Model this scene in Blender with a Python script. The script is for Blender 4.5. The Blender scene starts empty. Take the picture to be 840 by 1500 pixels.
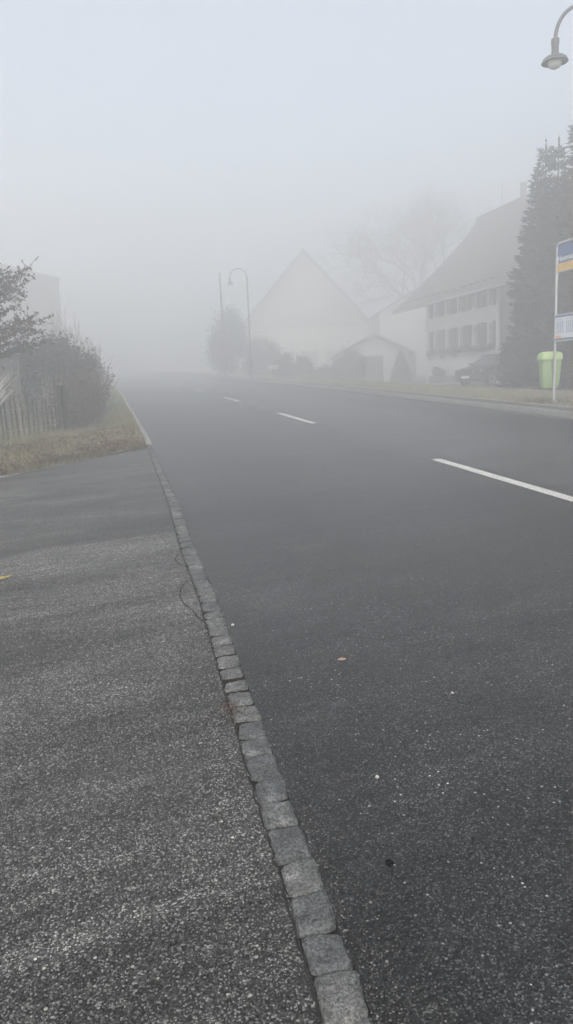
import bpy, math, random
import numpy as np
from mathutils import Vector, Matrix

random.seed(7); rng = np.random.default_rng(7)
scene = bpy.context.scene
C = scene.collection
R_ = math.radians

# ------------------------------------------------------------------ camera
SLOPE = math.tan(R_(1.85)); YAW = R_(12.8); PITCH = R_(10.05); ROLL = 0.04
HX, HY = math.sin(YAW), math.cos(YAW)
cam_d = bpy.data.cameras.new('camera'); cam = bpy.data.objects.new('camera', cam_d); C.objects.link(cam)
fwd = Vector((math.sin(YAW)*math.cos(PITCH), math.cos(YAW)*math.cos(PITCH), -math.sin(PITCH)))
r0 = Vector((math.cos(YAW), -math.sin(YAW), 0)); u0 = r0.cross(fwd)
rt = r0*math.cos(ROLL) - u0*math.sin(ROLL); up = r0*math.sin(ROLL) + u0*math.cos(ROLL)
M = Matrix((( rt.x, up.x, -fwd.x, 0), (rt.y, up.y, -fwd.y, 0), (rt.z, up.z, -fwd.z, 1.32), (0, 0, 0, 1)))
cam.matrix_world = M
cam_d.sensor_fit = 'VERTICAL'; cam_d.sensor_height = 36.0; cam_d.lens = 36.0*1083/1500
cam_d.clip_start = 0.05; cam_d.clip_end = 2000
scene.camera = cam

# ------------------------------------------------------------------ sky, sun, exposure
SUN_EL, SUN_AZ = R_(32), R_(200)
w = bpy.data.worlds.new('World'); scene.world = w; w.use_nodes = True
nt = w.node_tree; nt.nodes.clear()
o = nt.nodes.new('ShaderNodeOutputWorld'); bg = nt.nodes.new('ShaderNodeBackground')
sky = nt.nodes.new('ShaderNodeTexSky'); sky.sky_type = 'NISHITA'; sky.sun_disc = False
sky.sun_elevation = SUN_EL; sky.sun_rotation = SUN_AZ; sky.air_density = 1.0; sky.dust_density = 6.0; sky.ozone_density = 1.0
hs = nt.nodes.new('ShaderNodeHueSaturation'); hs.inputs["Saturation"].default_value = 0.62
nt.links.new(sky.outputs[0], hs.inputs['Color']); tint = nt.nodes.new('ShaderNodeMix'); tint.data_type = 'RGBA'; tint.blend_type = 'MULTIPLY'; tint.inputs[0].default_value = 1; tint.inputs[7].default_value = (.992, 1.003, 1.0, 1)
nt.links.new(hs.outputs[0], tint.inputs[6]); nt.links.new(tint.outputs[2], bg.inputs[0]); nt.links.new(bg.outputs[0], o.inputs[0])
bg.inputs[1].default_value = 0.12
sd = bpy.data.lights.new('sun', 'SUN'); sd.energy = 0.7; sd.angle = R_(60); sd.color = (1.0, 0.98, 0.95)
so = bpy.data.objects.new('sun', sd); C.objects.link(so)
sv = Vector((math.sin(SUN_AZ)*math.cos(SUN_EL), math.cos(SUN_AZ)*math.cos(SUN_EL), math.sin(SUN_EL)))
so.rotation_euler = sv.to_track_quat('Z', 'Y').to_euler()
vs = scene.view_settings; vs.view_transform = 'Standard'; vs.look = 'None'; vs.gamma = 1.0; vs.use_curve_mapping = False
vs.exposure = 1.27
scene.render.engine = 'CYCLES'
cy = scene.cycles
cy.use_denoising = True
try: cy.denoiser = 'OPENIMAGEDENOISE'; cy.denoising_input_passes = 'RGB_ALBEDO_NORMAL'
except Exception: pass
cy.max_bounces = 10; cy.volume_bounces = 7; cy.diffuse_bounces = 3; cy.glossy_bounces = 3; cy.transmission_bounces = 4; cy.transparent_max_bounces = 8
HAZE_DENSITY = 0.0325

# ------------------------------------------------------------------ helpers
def smooth01(t):
    t = np.clip(t, 0, 1); return t*t*(3-2*t)
def G(x, y):
    """the road plane: climbs gently along the line of view, levels off far away"""
    d = HX*np.asarray(x, float) + HY*np.asarray(y, float)
    d = np.where(d > 190, 190 + 30*(1-np.exp(-(np.maximum(d, 190)-190)/30)), d)
    d = np.where(d < -60, -60, d)
    return SLOPE*d
def bend(y):
    y = np.asarray(y, float)
    return np.where(y > 26, -0.001*np.minimum(y-26, 60)**2 - 0.12*np.maximum(y-86, 0), 0.0)
def H(x, y):
    """terrain: the road plane, falling to a level yard right of the pavement"""
    g = G(x, y); x = np.asarray(x, float); y = np.asarray(y, float)
    t = smooth01((x - bend(y) - 10.2)/5.5)
    low = 0.62 + (g-0.62)*0.24
    low = low + (g*0.86 - low)*smooth01((y-56)/18)
    yard = np.where(g > 0.62, low, g)
    return g + 0.09*smooth01((x-bend(y)-8.2)/0.3) + (yard - g - 0.09)*t
def nz(x, y, s=1.0, seed=0):
    """cheap smooth pseudo-noise in -1..1"""
    x = np.asarray(x, float)*s+seed*3.7; y = np.asarray(y, float)*s-seed*2.1
    return (np.sin(x*1.7+1.3*np.sin(y*1.1+.5)) + np.sin(y*2.3+1.7*np.sin(x*.9)) + .5*np.sin(4.1*x+3.3*y+2*np.sin(y*2.7)))/2.5

def new_mesh(name, V, F, mat=None, parent=None, smooth=False, cols=None):
    me = bpy.data.meshes.new(name)
    V = np.asarray(V, np.float32); 
    if isinstance(F, np.ndarray) and F.ndim == 2:
        n, k = F.shape
        me.vertices.add(len(V)); me.vertices.foreach_set('co', V.ravel())
        me.loops.add(n*k); me.loops.foreach_set('vertex_index', F.astype(np.int32).ravel())
        me.polygons.add(n); me.polygons.foreach_set('loop_start', np.arange(0, n*k, k, dtype=np.int32))
        me.polygons.foreach_set('loop_total', np.full(n, k, np.int32)); me.update(calc_edges=True)
    else:
        me.from_pydata([tuple(map(float, v)) for v in V], [], [tuple(int(i) for i in f) for f in F]); me.update()
    if smooth: me.polygons.foreach_set('use_smooth', np.ones(len(me.polygons), bool))
    if mat: me.materials.append(mat)
    ob = bpy.data.objects.new(name, me); C.objects.link(ob)
    if parent: ob.parent = parent
    return ob

class MB:
    def __init__(s): s.v = []; s.f = []
    def add(s, V, F):
        n = len(s.v); s.v += [tuple(p) for p in V]; s.f += [tuple(i+n for i in f) for f in F]; return s
    def box(s, c, d, rz=0.0, rx=0.0, taper=1.0):
        V = []
        for k in (-1, 1):
            t = 1.0 if k < 0 else taper
            for i, j in ((-1, -1), (1, -1), (1, 1), (-1, 1)):
                p = Vector((i*d[0]/2*t, j*d[1]/2*t, k*d[2]/2))
                if rx: p.rotate(Matrix.Rotation(rx, 3, 'X'))
                if rz: p.rotate(Matrix.Rotation(rz, 3, 'Z'))
                V.append((p.x+c[0], p.y+c[1], p.z+c[2]))
        return s.add(V, [(3, 2, 1, 0), (4, 5, 6, 7), (0, 1, 5, 4), (1, 2, 6, 5), (2, 3, 7, 6), (3, 0, 4, 7)])
    def tube(s, pts, rad, n=8, cap=True):
        pts = [Vector(p) for p in pts]; m = len(pts)
        if not hasattr(rad, '__len__'): rad = [rad]*m
        V = []; F = []; prev = None
        for i, p in enumerate(pts):
            t = (pts[min(i+1, m-1)]-pts[max(i-1, 0)])
            t = t.normalized() if t.length > 1e-9 else Vector((0, 0, 1))
            if prev is None:
                a = t.cross(Vector((0, 0, 1)) if abs(t.z) < .9 else Vector((1, 0, 0))).normalized()
            else:
                a = (prev - t*prev.dot(t)); a = a.normalized() if a.length > 1e-6 else t.orthogonal().normalized()
            prev = a; b = t.cross(a)
            for k in range(n):
                an = 2*math.pi*k/n
                V.append(p + (a*math.cos(an)+b*math.sin(an))*rad[i])
        for i in range(m-1):
            for k in range(n):
                F.append((i*n+k, i*n+(k+1) % n, (i+1)*n+(k+1) % n, (i+1)*n+k))
        if cap: F += [tuple(range(n-1, -1, -1)), tuple((m-1)*n+k for k in range(n))]
        return s.add(V, F)
    def lathe(s, c, prof, n=24, cap=True):
        V = []; F = []
        for r, z in prof:
            for k in range(n):
                an = 2*math.pi*k/n; V.append((c[0]+r*math.cos(an), c[1]+r*math.sin(an), c[2]+z))
        for i in range(len(prof)-1):
            for k in range(n): F.append((i*n+k, i*n+(k+1) % n, (i+1)*n+(k+1) % n, (i+1)*n+k))
        if cap: F += [tuple(range(n-1, -1, -1)), tuple((len(prof)-1)*n+k for k in range(n))]
        return s.add(V, F)
    def loft(s, rings, cap=True, closed=True):
        n = len(rings[0]); V = [p for r in rings for p in r]; F = []
        for i in range(len(rings)-1):
            for k in range(n if closed else n-1): F.append((i*n+k, i*n+(k+1) % n, (i+1)*n+(k+1) % n, (i+1)*n+k))
        if cap: F += [tuple(range(n-1, -1, -1)), tuple((len(rings)-1)*n+k for k in range(n))]
        return s.add(V, F)
    def build(s, name, mat, parent=None, smooth=False, bevel=0, solid=0):
        ob = new_mesh(name, s.v, s.f, mat, parent, smooth)
        if smooth and bevel == 0 and hasattr(ob.data, 'set_sharp_from_angle'):
            try: ob.data.set_sharp_from_angle(angle=R_(40))
            except Exception: pass
        if bevel:
            m = ob.modifiers.new('bevel', 'BEVEL'); m.width = bevel; m.segments = 2; m.limit_method = 'ANGLE'
        return ob

def tag(ob, label=None, cat=None, group=None, kind=None):
    if label: ob['label'] = label
    if cat: ob['category'] = cat
    if group: ob['group'] = group
    if kind: ob['kind'] = kind
    return ob
def empty(name, loc, rz=0, **kw):
    e = bpy.data.objects.new(name, None); C.objects.link(e); e.location = loc; e.rotation_euler = (0, 0, rz); e.empty_display_size = .2
    return tag(e, **kw)
def copy_tree(ob, parent=None):
    c = ob.copy(); C.objects.link(c)
    if parent: c.parent = parent
    for ch in list(ob.children): copy_tree(ch, c)
    return c

# ------------------------------------------------------------------ materials
def nodes(name):
    m = bpy.data.materials.new(name); m.use_nodes = True; t = m.node_tree
    return m, t, t.nodes['Principled BSDF']
def N(t, typ, **kw):
    n = t.nodes.new(typ)
    for k, v in kw.items():
        if k in n.inputs.keys(): n.inputs[k].default_value = v
        else: setattr(n, k, v)
    return n
def ramp(t, src, stops):
    r = t.nodes.new('ShaderNodeValToRGB'); e = r.color_ramp.elements
    while len(e) < len(stops): e.new(.5)
    for i, (p, c) in enumerate(stops):
        e[i].position = p; e[i].color = (c, c, c, 1) if not hasattr(c, '__len__') else (*c, 1)
    t.links.new(src, r.inputs[0]); return r.outputs[0]
def mixc(t, f, a, b, mode='MIX'):
    m = t.nodes.new('ShaderNodeMix'); m.data_type = 'RGBA'; m.blend_type = mode
    for i, s in ((0, f), (6, a), (7, b)):
        if hasattr(s, 'node'): t.links.new(s, m.inputs[i])
        else: m.inputs[i].default_value = s if i == 0 else ((*s, 1) if len(s) == 3 else s)
    return m.outputs[2]
def coords(t, scale=(1, 1, 1), kind='Object'):
    tc = N(t, 'ShaderNodeTexCoord'); mp = N(t, 'ShaderNodeMapping'); mp.inputs['Scale'].default_value = scale
    t.links.new(tc.outputs[kind], mp.inputs[0]); return mp.outputs[0]
def noise(t, vec, scale, detail=4, rough=.55, dist=0):
    n = N(t, 'ShaderNodeTexNoise'); n.inputs['Scale'].default_value = scale; n.inputs['Detail'].default_value = detail
    n.inputs['Roughness'].default_value = rough; n.inputs['Distortion'].default_value = dist
    t.links.new(vec, n.inputs['Vector']); return n.outputs['Fac']
def simple(name, col, rough=.7, var=.25, scale=6, bump=0.0, bscale=None, metal=0, stretch=(1, 1, 1), spec=.5):
    m, t, b = nodes(name); v = coords(t, stretch)
    f = noise(t, v, scale, 5, .6)
    lo = tuple(c*(1-var) for c in col); hi = tuple(min(1, c*(1+var)) for c in col)
    c = ramp(t, f, [(.3, lo), (.7, hi)]); t.links.new(c, b.inputs['Base Color'])
    b.inputs['Roughness'].default_value = rough; b.inputs['Metallic'].default_value = metal
    b.inputs['Specular IOR Level'].default_value = spec
    if bump:
        bn = N(t, 'ShaderNodeBump'); bn.inputs['Strength'].default_value = .6; bn.inputs['Distance'].default_value = bump
        t.links.new(noise(t, v, bscale or scale*4, 4), bn.inputs['Height']); t.links.new(bn.outputs[0], b.inputs['Normal'])
    return m
def leafmat(name, col, var=.45, rough=.65, trans=.15):
    m, t, b = nodes(name)
    g = N(t, 'ShaderNodeNewGeometry')
    lo = tuple(c*(1-var) for c in col); hi = tuple(c*(1+var) for c in col)
    c = ramp(t, g.outputs['Random Per Island'], [(0, lo), (1, hi)])
    c2 = mixc(t, noise(t, coords(t), 1.3, 3), (.6, .6, .6), (1.35, 1.35, 1.3)); c = mixc(t, 1.0, c, c2, 'MULTIPLY')
    t.links.new(c, b.inputs['Base Color']); b.inputs['Roughness'].default_value = rough
    b.inputs['Specular IOR Level'].default_value = .08
    return m

def rotated(t, deg, scale):
    tc = N(t, 'ShaderNodeTexCoord'); a = N(t, 'ShaderNodeMapping'); a.inputs['Rotation'].default_value = (0, 0, R_(deg)); b = N(t, 'ShaderNodeMapping'); b.inputs['Scale'].default_value = scale
    t.links.new(tc.outputs['Object'], a.inputs[0]); t.links.new(a.outputs[0], b.inputs[0]); return b.outputs[0]
def asphalt(name, base, agg, agg_bright, cell, bright_cell, bright_amt, patch, warm=(1, 1, 1), rough=.8, bumpd=.004, strip=False):
    streak = [(.40, 1-patch*.45), (.52, 1.0), (.66, 1+patch)]
    m, t, b = nodes(name); v = coords(t)
    # fine aggregate cells, each with its own tone
    vo = N(t, 'ShaderNodeTexVoronoi'); vo.inputs['Scale'].default_value = cell; vo.inputs['Randomness'].default_value = 1; vd = mixc(t, .02, v, N(t, 'ShaderNodeTexNoise', Scale=140.0).outputs['Color'], 'ADD'); t.links.new(vd, vo.inputs['Vector'])
    sep = N(t, 'ShaderNodeSeparateColor'); t.links.new(vo.outputs['Color'], sep.inputs[0])
    tone = ramp(t, sep.outputs[0], [(0, base*.45), (.45, base), (.8, agg), (1, agg_bright)])
    dark = ramp(t, vo.outputs['Distance'], [(.35, 1.0), (.85, .55)])
    c = mixc(t, 1.0, tone, dark, 'MULTIPLY')
    # larger pale chips
    v2 = N(t, 'ShaderNodeTexVoronoi'); v2.inputs['Scale'].default_value = bright_cell; t.links.new(v, v2.inputs['Vector'])
    s2 = N(t, 'ShaderNodeSeparateColor'); t.links.new(v2.outputs['Color'], s2.inputs[0])
    sel = ramp(t, s2.outputs[1], [(1-bright_amt, 0.0), (1-bright_amt+.01, 1.0)])
    siz = ramp(t, v2.outputs['Distance'], [(.22, 1.0), (.30, 0.0)])
    mk = mixc(t, 1.0, sel, siz, 'MULTIPLY')
    chip = ramp(t, s2.outputs[2], [(0, (.12, .12, .117)), (1, (.46, .45, .42))])
    c = mixc(t, mk, c, chip)
    # blotches and drifts of dirt
    n1 = noise(t, rotated(t, -14, (.30, 1.25, 1)), 1.25, 8, .70, .5); n2 = noise(t, coords(t), .35, 3); n3 = noise(t, rotated(t, -14, (.45, 1.2, 1)), 7, 6, .75)
    n4 = noise(t, coords(t), 38, 3, .7)
    c = mixc(t, 1.0, c, ramp(t, n1, streak), 'MULTIPLY')
    c = mixc(t, 1.0, c, ramp(t, n2, [(.35, .88), (.65, 1.12)]), 'MULTIPLY')
    c = mixc(t, 1.0, c, ramp(t, n3, [(.3, .70), (.7, 1.3)]), 'MULTIPLY')
    c = mixc(t, 1.0, c, ramp(t, n4, [(.3, .72), (.7, 1.3)]), 'MULTIPLY')
    c = mixc(t, 1.0, c, warm, 'MULTIPLY')
    if strip:
        sx = N(t, 'ShaderNodeSeparateXYZ'); t.links.new(coords(t), sx.inputs[0])
        def band(lo, hi, w_):
            a = N(t, 'ShaderNodeMapRange'); a.inputs[1].default_value = lo-w_; a.inputs[2].default_value = lo+w_
            q = N(t, 'ShaderNodeMapRange'); q.inputs[1].default_value = hi-w_; q.inputs[2].default_value = hi+w_
            t.links.new(wob.outputs[0], a.inputs[0]); t.links.new(wob.outputs[0], q.inputs[0])
            s_ = N(t, 'ShaderNodeMath', operation='SUBTRACT'); t.links.new(a.outputs[0], s_.inputs[0]); t.links.new(q.outputs[0], s_.inputs[1]); return s_.outputs[0]
        nn = N(t, 'ShaderNodeMath', operation='MULTIPLY_ADD'); t.links.new(noise(t, coords(t, (1, .25, 1)), 1.4, 4), nn.inputs[0]); nn.inputs[1].default_value = .35; nn.inputs[2].default_value = -.175
        wob = N(t, 'ShaderNodeMath', operation='ADD'); t.links.new(sx.outputs[0], wob.inputs[0]); t.links.new(nn.outputs[0], wob.inputs[1])
        c = mixc(t, band(6.75, 9.0, .05), c, mixc(t, 1.0, c, (.70, .70, .70), 'MULTIPLY'))    # the newer bus-bay strip
        c = mixc(t, band(2.0, 3.3, .5), c, mixc(t, 1.0, c, (1.3, 1.3, 1.3), 'MULTIPLY'))  # worn wheel tracks
        c = mixc(t, band(3.9, 6.3, .5), c, mixc(t, 1.0, c, (1.75, 1.75, 1.77), 'MULTIPLY'))
        c = mixc(t, band(.3, .62, .08), c, mixc(t, 1.0, c, (.86, .84, .80), 'MULTIPLY'))      # grit along the setts
    t.links.new(c, b.inputs['Base Color']); b.inputs['Roughness'].default_value = rough
    b.inputs['Specular IOR Level'].default_value = .15
    inv = N(t, 'ShaderNodeMath', operation='SUBTRACT'); inv.inputs[0].default_value = 1; t.links.new(vo.outputs['Distance'], inv.inputs[1])
    ad = N(t, 'ShaderNodeMath', operation='MULTIPLY_ADD'); t.links.new(sep.outputs[0], ad.inputs[0]); ad.inputs[1].default_value = .9; t.links.new(inv.outputs[0], ad.inputs[2])
    bn = N(t, 'ShaderNodeBump'); bn.inputs['Strength'].default_value = .8; bn.inputs['Distance'].default_value = bumpd
    t.links.new(ad.outputs[0], bn.inputs['Height']); t.links.new(bn.outputs[0], b.inputs['Normal'])
    return m

M_road = asphalt('road_asphalt', .021, .044, .15, 230, 72, .06, .45, (.97, 1.0, 1.03), .34, .0009, strip=True)
M_drive = asphalt('drive_asphalt', .046, .112, .33, 225, 62, .07, .85, (1.01, 1.0, .955), .48, .0013)
M_walk = asphalt('pavement_asphalt', .10, .13, .20, 150, 60, .05, .15, (1.02, 1.0, .96), .85, .003)

def granite():
    m, t, b = nodes('granite'); v = coords(t)
    g = N(t, 'ShaderNodeNewGeometry')
    c = ramp(t, g.outputs['Random Per Island'], [(0, (.074, .079, .081)), (.5, (.096, .101, .101)), (.93, (.122, .123, .118)), (1, (.19, .187, .17))])
    n1 = noise(t, v, 14, 5, .65); n2 = noise(t, v, 130, 3, .7); n3 = noise(t, v, 420, 2, .6)
    c = mixc(t, 1.0, c, ramp(t, n1, [(.3, .55), (.58, 1.15), (.72, 2.2)]), 'MULTIPLY')
    c = mixc(t, 1.0, c, ramp(t, n2, [(.34, .38), (.66, 1.75)]), 'MULTIPLY')
    c = mixc(t, 1.0, c, ramp(t, n3, [(.35, .55), (.7, 1.5)]), 'MULTIPLY')
    t.links.new(c, b.inputs['Base Color']); b.inputs['Roughness'].default_value = .72; b.inputs['Specular IOR Level'].default_value = .2
    bn = N(t, 'ShaderNodeBump'); bn.inputs['Strength'].default_value = .7; bn.inputs['Distance'].default_value = .004
    ad = N(t, 'ShaderNodeMath', operation='MULTIPLY_ADD'); t.links.new(n2, ad.inputs[0]); ad.inputs[1].default_value = .5; t.links.new(noise(t, v, 30, 4), ad.inputs[2])
    t.links.new(ad.outputs[0], bn.inputs['Height']); t.links.new(bn.outputs[0], b.inputs['Normal'])
    return m
M_granite = granite()
M_joint = simple('joint_grit', (.017, .015, .012), .95, .5, 60, .004, 160, spec=.05)
M_conc = simple('concrete', (.26, .26, .245), .85, .25, 9, .002, 90)
M_concd = simple('concrete_edge', (.17, .17, .16), .85, .3, 9, .002, 90)
def ground_mat(name, a, b_, c_, sc=2.5):
    m, t, b = nodes(name); v = coords(t)
    c = mixc(t, ramp(t, noise(t, v, sc, 5, .65), [(.38, 0.0), (.6, 1.0)]), a, b_)
    c = mixc(t, ramp(t, noise(t, v, sc*5, 5, .7), [(.45, 0.0), (.7, 1.0)]), c, c_)
    c = mixc(t, 1.0, c, ramp(t, noise(t, v, 60, 3, .7), [(.3, .55), (.7, 1.4)]), 'MULTIPLY')
    t.links.new(c, b.inputs['Base Color']); b.inputs['Roughness'].default_value = .95; b.inputs['Specular IOR Level'].default_value = .15
    bn = N(t, 'ShaderNodeBump'); bn.inputs['Distance'].default_value = .03; bn.inputs['Strength'].default_value = .8
    t.links.new(noise(t, v, 35, 4, .7), bn.inputs['Height']); t.links.new(bn.outputs[0], b.inputs['Normal'])
    return m
M_ground = ground_mat('yard_ground', (.17, .165, .105), (.20, .19, .13), (.25, .235, .17))
M_verge = ground_mat('verge_soil', (.085, .075, .042), (.075, .085, .04), (.13, .105, .06), 3.5)
M_yard = simple('yard_asphalt', (.11, .108, .10), .9, .25, 2, .004, 60)
M_grass = leafmat('dry_grass', (.20, .18, .105), .65)
M_green = leafmat('green_grass', (.13, .18, .07), .5)
M_litter = leafmat('leaf_litter', (.13, .092, .058), .7)
M_straw = leafmat('straw', (.27, .245, .18), .4)
M_evergreen = leafmat('evergreen_leaves', (.026, .036, .024), .5)
M_spruce = leafmat('spruce_needles', (.022, .031, .023), .45)
M_yew = leafmat('yew_needles', (.020, .029, .018), .4)
M_bark = simple('bark', (.07, .058, .048), .9, .4, 12, .01, 50)
M_twig = simple('bare_twigs', (.085, .07, .062), .9, .35, 20)
M_redtwig = simple('red_twigs', (.062, .045, .042), .85, .4, 20)
M_frost = leafmat('frosted_leaves', (.075, .062, .058), .7)
M_pale = leafmat('pale_stalks', (.42, .42, .40), .25)
M_fence = simple('weathered_paling', (.030, .027, .024), .9, .4, 14, .003, 80, stretch=(4, 4, .5))
M_wire = simple('galvanised_wire', (.35, .36, .36), .5, .1, 20, metal=.8)
M_boards = simple('grey_boards', (.075, .075, .08), .85, .35, 9, .003, 60, stretch=(5, 5, .3))
M_render = simple('white_render', (.66, .67, .66), .9, .06, 1.5, .003, 40)
M_render2 = simple('pale_render', (.40, .41, .40), .9, .06, 1.2, .003, 40)
M_cream = simple('cream_render', (.58, .56, .50), .9, .06, 1.5)
M_gablewood = simple('fog_paled_gable_boards', (.38, .345, .30), .85, .25, 5, .004, 30, stretch=(4, 4, .3))  # far gable boards: haze painted in, base colour paled towards the fog
M_darkwood = simple('dark_barn_wood', (.045, .038, .034), .85, .35, 8, .004, 40, stretch=(4, 4, .3))
M_shutter = simple('dark_green_shutter', (.020, .028, .025), .6, .2, 10)
M_frame = simple('white_window_frame', (.66, .66, .62), .5, .05, 10)
M_glass, _t, _b = nodes('window_glass'); _b.inputs['Base Color'].default_value = (.03, .035, .04, 1); _b.inputs['Roughness'].default_value = .08
M_curtain = simple('net_curtain', (.55, .55, .53), .9, .15, 20, stretch=(6, 6, .5))
M_steel = simple('grey_galvanised_steel', (.30, .31, .31), .5, .12, 8, metal=.35)
M_alu = simple("aluminium_tube", (.44, .45, .46), .4, .06, 10, metal=.3)
M_lamp = simple('lamp_grey_paint', (.060, .063, .068), .5, .12, 10)
M_globe, _t, _b = nodes('opal_globe'); _b.inputs['Base Color'].default_value = (.52, .53, .50, 1); _b.inputs['Roughness'].default_value = .25
_v = coords(_t); _t.links.new(ramp(_t, noise(_t, _v, 9), [(.3, (.46, .47, .44)), (.7, (.56, .57, .54))]), _b.inputs['Base Color'])
M_blue = simple('blue_plate', (.035, .085, .25), .45, .08, 4)
M_yellow = simple('ochre_plate', (.62, .38, .07), .45, .08, 4)
M_white = simple('white_print', (.78, .79, .80), .5, .04, 6)
M_paper = simple('timetable_paper', (.66, .69, .75), .45, .05, 6)
M_print = simple('blue_grey_print', (.33, .39, .52), .6, .1, 10)
M_orange = simple('orange_print', (.72, .33, .08), .6, .1, 10)
M_bin = simple('lime_plastic', (.25, .37, .17), .5, .10, 5)
M_binlid = simple('lime_plastic_lid', (.37, .51, .21), .45, .08, 5)
M_paint, _t, _b = nodes('road_paint'); _v = coords(_t)
_t.links.new(mixc(_t, ramp(_t, noise(_t, _v, 90, 3, .7), [(.40, 0.0), (.54, 1.0)]), (.13, .13, .13), (.70, .70, .66)), _b.inputs['Base Color']); _b.inputs['Roughness'].default_value = .7
def worn(name, col, thr):
    m, t, b = nodes(name); v = coords(t)
    f = ramp(t, noise(t, v, 45, 5, .75), [(thr, 0.0), (thr+.08, 1.0)])
    t.links.new(mixc(t, f, (.055, .057, .058), col), b.inputs['Base Color']); b.inputs['Roughness'].default_value = .8; return m
M_faded = worn('faded_mark', (.40, .40, .38), .42)
M_yelpaint = worn('faded_yellow_mark', (.50, .40, .07), .40)
M_crack = simple('crack_dark', (.012, .011, .010), 1, .3, 50)
M_carpaint = simple('dark_car_paint', (.022, .026, .032), .35, .1, 3)
M_tyre = simple('tyre_rubber', (.02, .02, .02), .9, .2, 20)
M_rim = simple('alloy', (.40, .41, .42), .4, .1, 20, metal=.6)
M_lens = simple('headlight_lens', (.55, .57, .58), .15, .1, 20)
M_plate = simple('plate_white', (.75, .75, .72), .5, .03, 20)
M_leaf = simple('fallen_leaf', (.42, .29, .20), .8, .25, 80)
M_tar = simple('black_lump', (.004, .004, .004), .95, .4, 60, spec=.02)
M_chip = leafmat('stone_chips', (.15, .147, .138), .8)
M_moss = leafmat('dry_moss', (.10, .065, .045), .6)

def rooftiles(name, a, b_):
    m, t, b = nodes(name); v = coords(t)
    br = N(t, 'ShaderNodeTexWave'); br.wave_type = 'BANDS'; br.bands_direction = 'Z'; br.inputs['Scale'].default_value = 1.6; br.inputs['Distortion'].default_value = .6; br.inputs['Detail'].default_value = 2
    t.links.new(v, br.inputs['Vector'])
    c = mixc(t, ramp(t, noise(t, v, 1.6, 6, .7), [(.35, 0.0), (.65, 1.0)]), a, b_)
    c = mixc(t, 1.0, c, ramp(t, br.outputs['Fac'], [(0, .8), (1, 1.1)]), 'MULTIPLY')
    t.links.new(c, b.inputs['Base Color']); b.inputs['Roughness'].default_value = .9
    bn = N(t, 'ShaderNodeBump'); bn.inputs['Distance'].default_value = .03; t.links.new(br.outputs['Fac'], bn.inputs['Height']); t.links.new(bn.outputs[0], b.inputs['Normal'])
    return m
M_roof = rooftiles('brown_clay_tiles', (.065, .060, .056), (.11, .102, .095))
M_roof2 = rooftiles('grey_tiles', (.10, .095, .09), (.15, .14, .13))

# ------------------------------------------------------------------ ground, road, drive, kerbs
def grid(name, xs, ys, fz, mat, kind='structure'):
    X, Y = np.meshgrid(xs, ys); Z = fz(X, Y)
    V = np.stack([X, Y, Z], -1).reshape(-1, 3); nx, ny = len(xs), len(ys)
    i = (np.arange(ny-1)[:, None]*nx + np.arange(nx-1)[None]).ravel()
    F = np.stack([i, i+1, i+nx+1, i+nx], 1)
    return tag(new_mesh(name, V, F, mat, None, True), kind=kind)
def sheet(name, P, mat, kind='structure', parent=None, cols=None):
    """P: array [ny, nx, 3]"""
    P = np.asarray(P, float); ny, nx = P.shape[:2]
    i = (np.arange(ny-1)[:, None]*nx + np.arange(nx-1)[None]).ravel()
    F = np.stack([i, i+1, i+nx+1, i+nx], 1)
    ob = new_mesh(name, P.reshape(-1, 3), F, mat, parent, True)
    return tag(ob, kind=kind) if kind else ob

def under(X, Y):   # how far the ground lies below the laid surfaces
    xb = X - bend(Y)
    on_road = (xb > -14) & (xb < 9.0)
    return np.where(on_road, .07, 0.0)
xs = np.unique(np.concatenate([np.linspace(-300, -14, 30), np.linspace(-14, 8, 23), np.linspace(8, 40, 100), np.linspace(40, 300, 30)]))
ys = np.unique(np.concatenate([np.linspace(-300, -8, 20), np.linspace(-8, 90, 140), np.linspace(90, 300, 24)]))
grid('ground', xs, ys, lambda X, Y: H(X, Y) - under(X, Y) + .012*nz(X, Y, 1.9), M_ground)

def kl(y): return np.interp(y, [-6, 1.25, 2.0, 2.9, 4.1, 5.2, 7, 9.8, 13.5, 26], [.32, .325, .342, .362, .398, .40, .450, .472, .50, .44])
def kw(y): return np.interp(y, [1.2, 5, 10, 30], [.092, .098, .078, .075])
def kr(y): return kl(y) + kw(y)
# road
yy = np.unique(np.concatenate([np.linspace(-6, 14, 160), np.linspace(14, 80, 100), np.linspace(80, 240, 60)]))
def jit(y, a, s=1): return a*(np.sin(y*31*s)+np.sin(y*53.7*s+1)+np.sin(y*97*s+2))/3
uu = np.linspace(0, 1, 24)
P = np.zeros((len(yy), 24, 3))
for j, y in enumerate(yy):
    a = kr(y) + bend(y) - .002 + float(jit(y, .003)); b_ = 8.2 + bend(y)
    x = a + (b_-a)*uu; P[j, :, 0] = x; P[j, :, 1] = y; P[j, :, 2] = G(x, y)
sheet('road', P, M_road)
# driveway: from the setts leftwards up to the verge
def drive_top(x): return 11.82 + (x-.40)*1.254
xx = np.concatenate([np.linspace(0, 1, 60)])
P = np.zeros((200, 60, 3)); vv = np.linspace(0, 1, 200)
for i, u in enumerate(xx):
    xe = -11.0*u
    for j, v in enumerate(vv):
        x = .40 + xe; top = drive_top(x) if x > -8 else drive_top(-8.0)
        y = -6 + (top+6)*v
        x2 = x + (kl(y)-.40)*(1-u)**6 - .006 + float(jit(y, .006, .8))*(1-u)**20
        P[j, i] = (x2, y, G(x2, y) + .004*nz(x2, y, .9, 3)*min(1, u*8))
P = P[:, ::-1]
sheet('driveway', P, M_drive)
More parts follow.
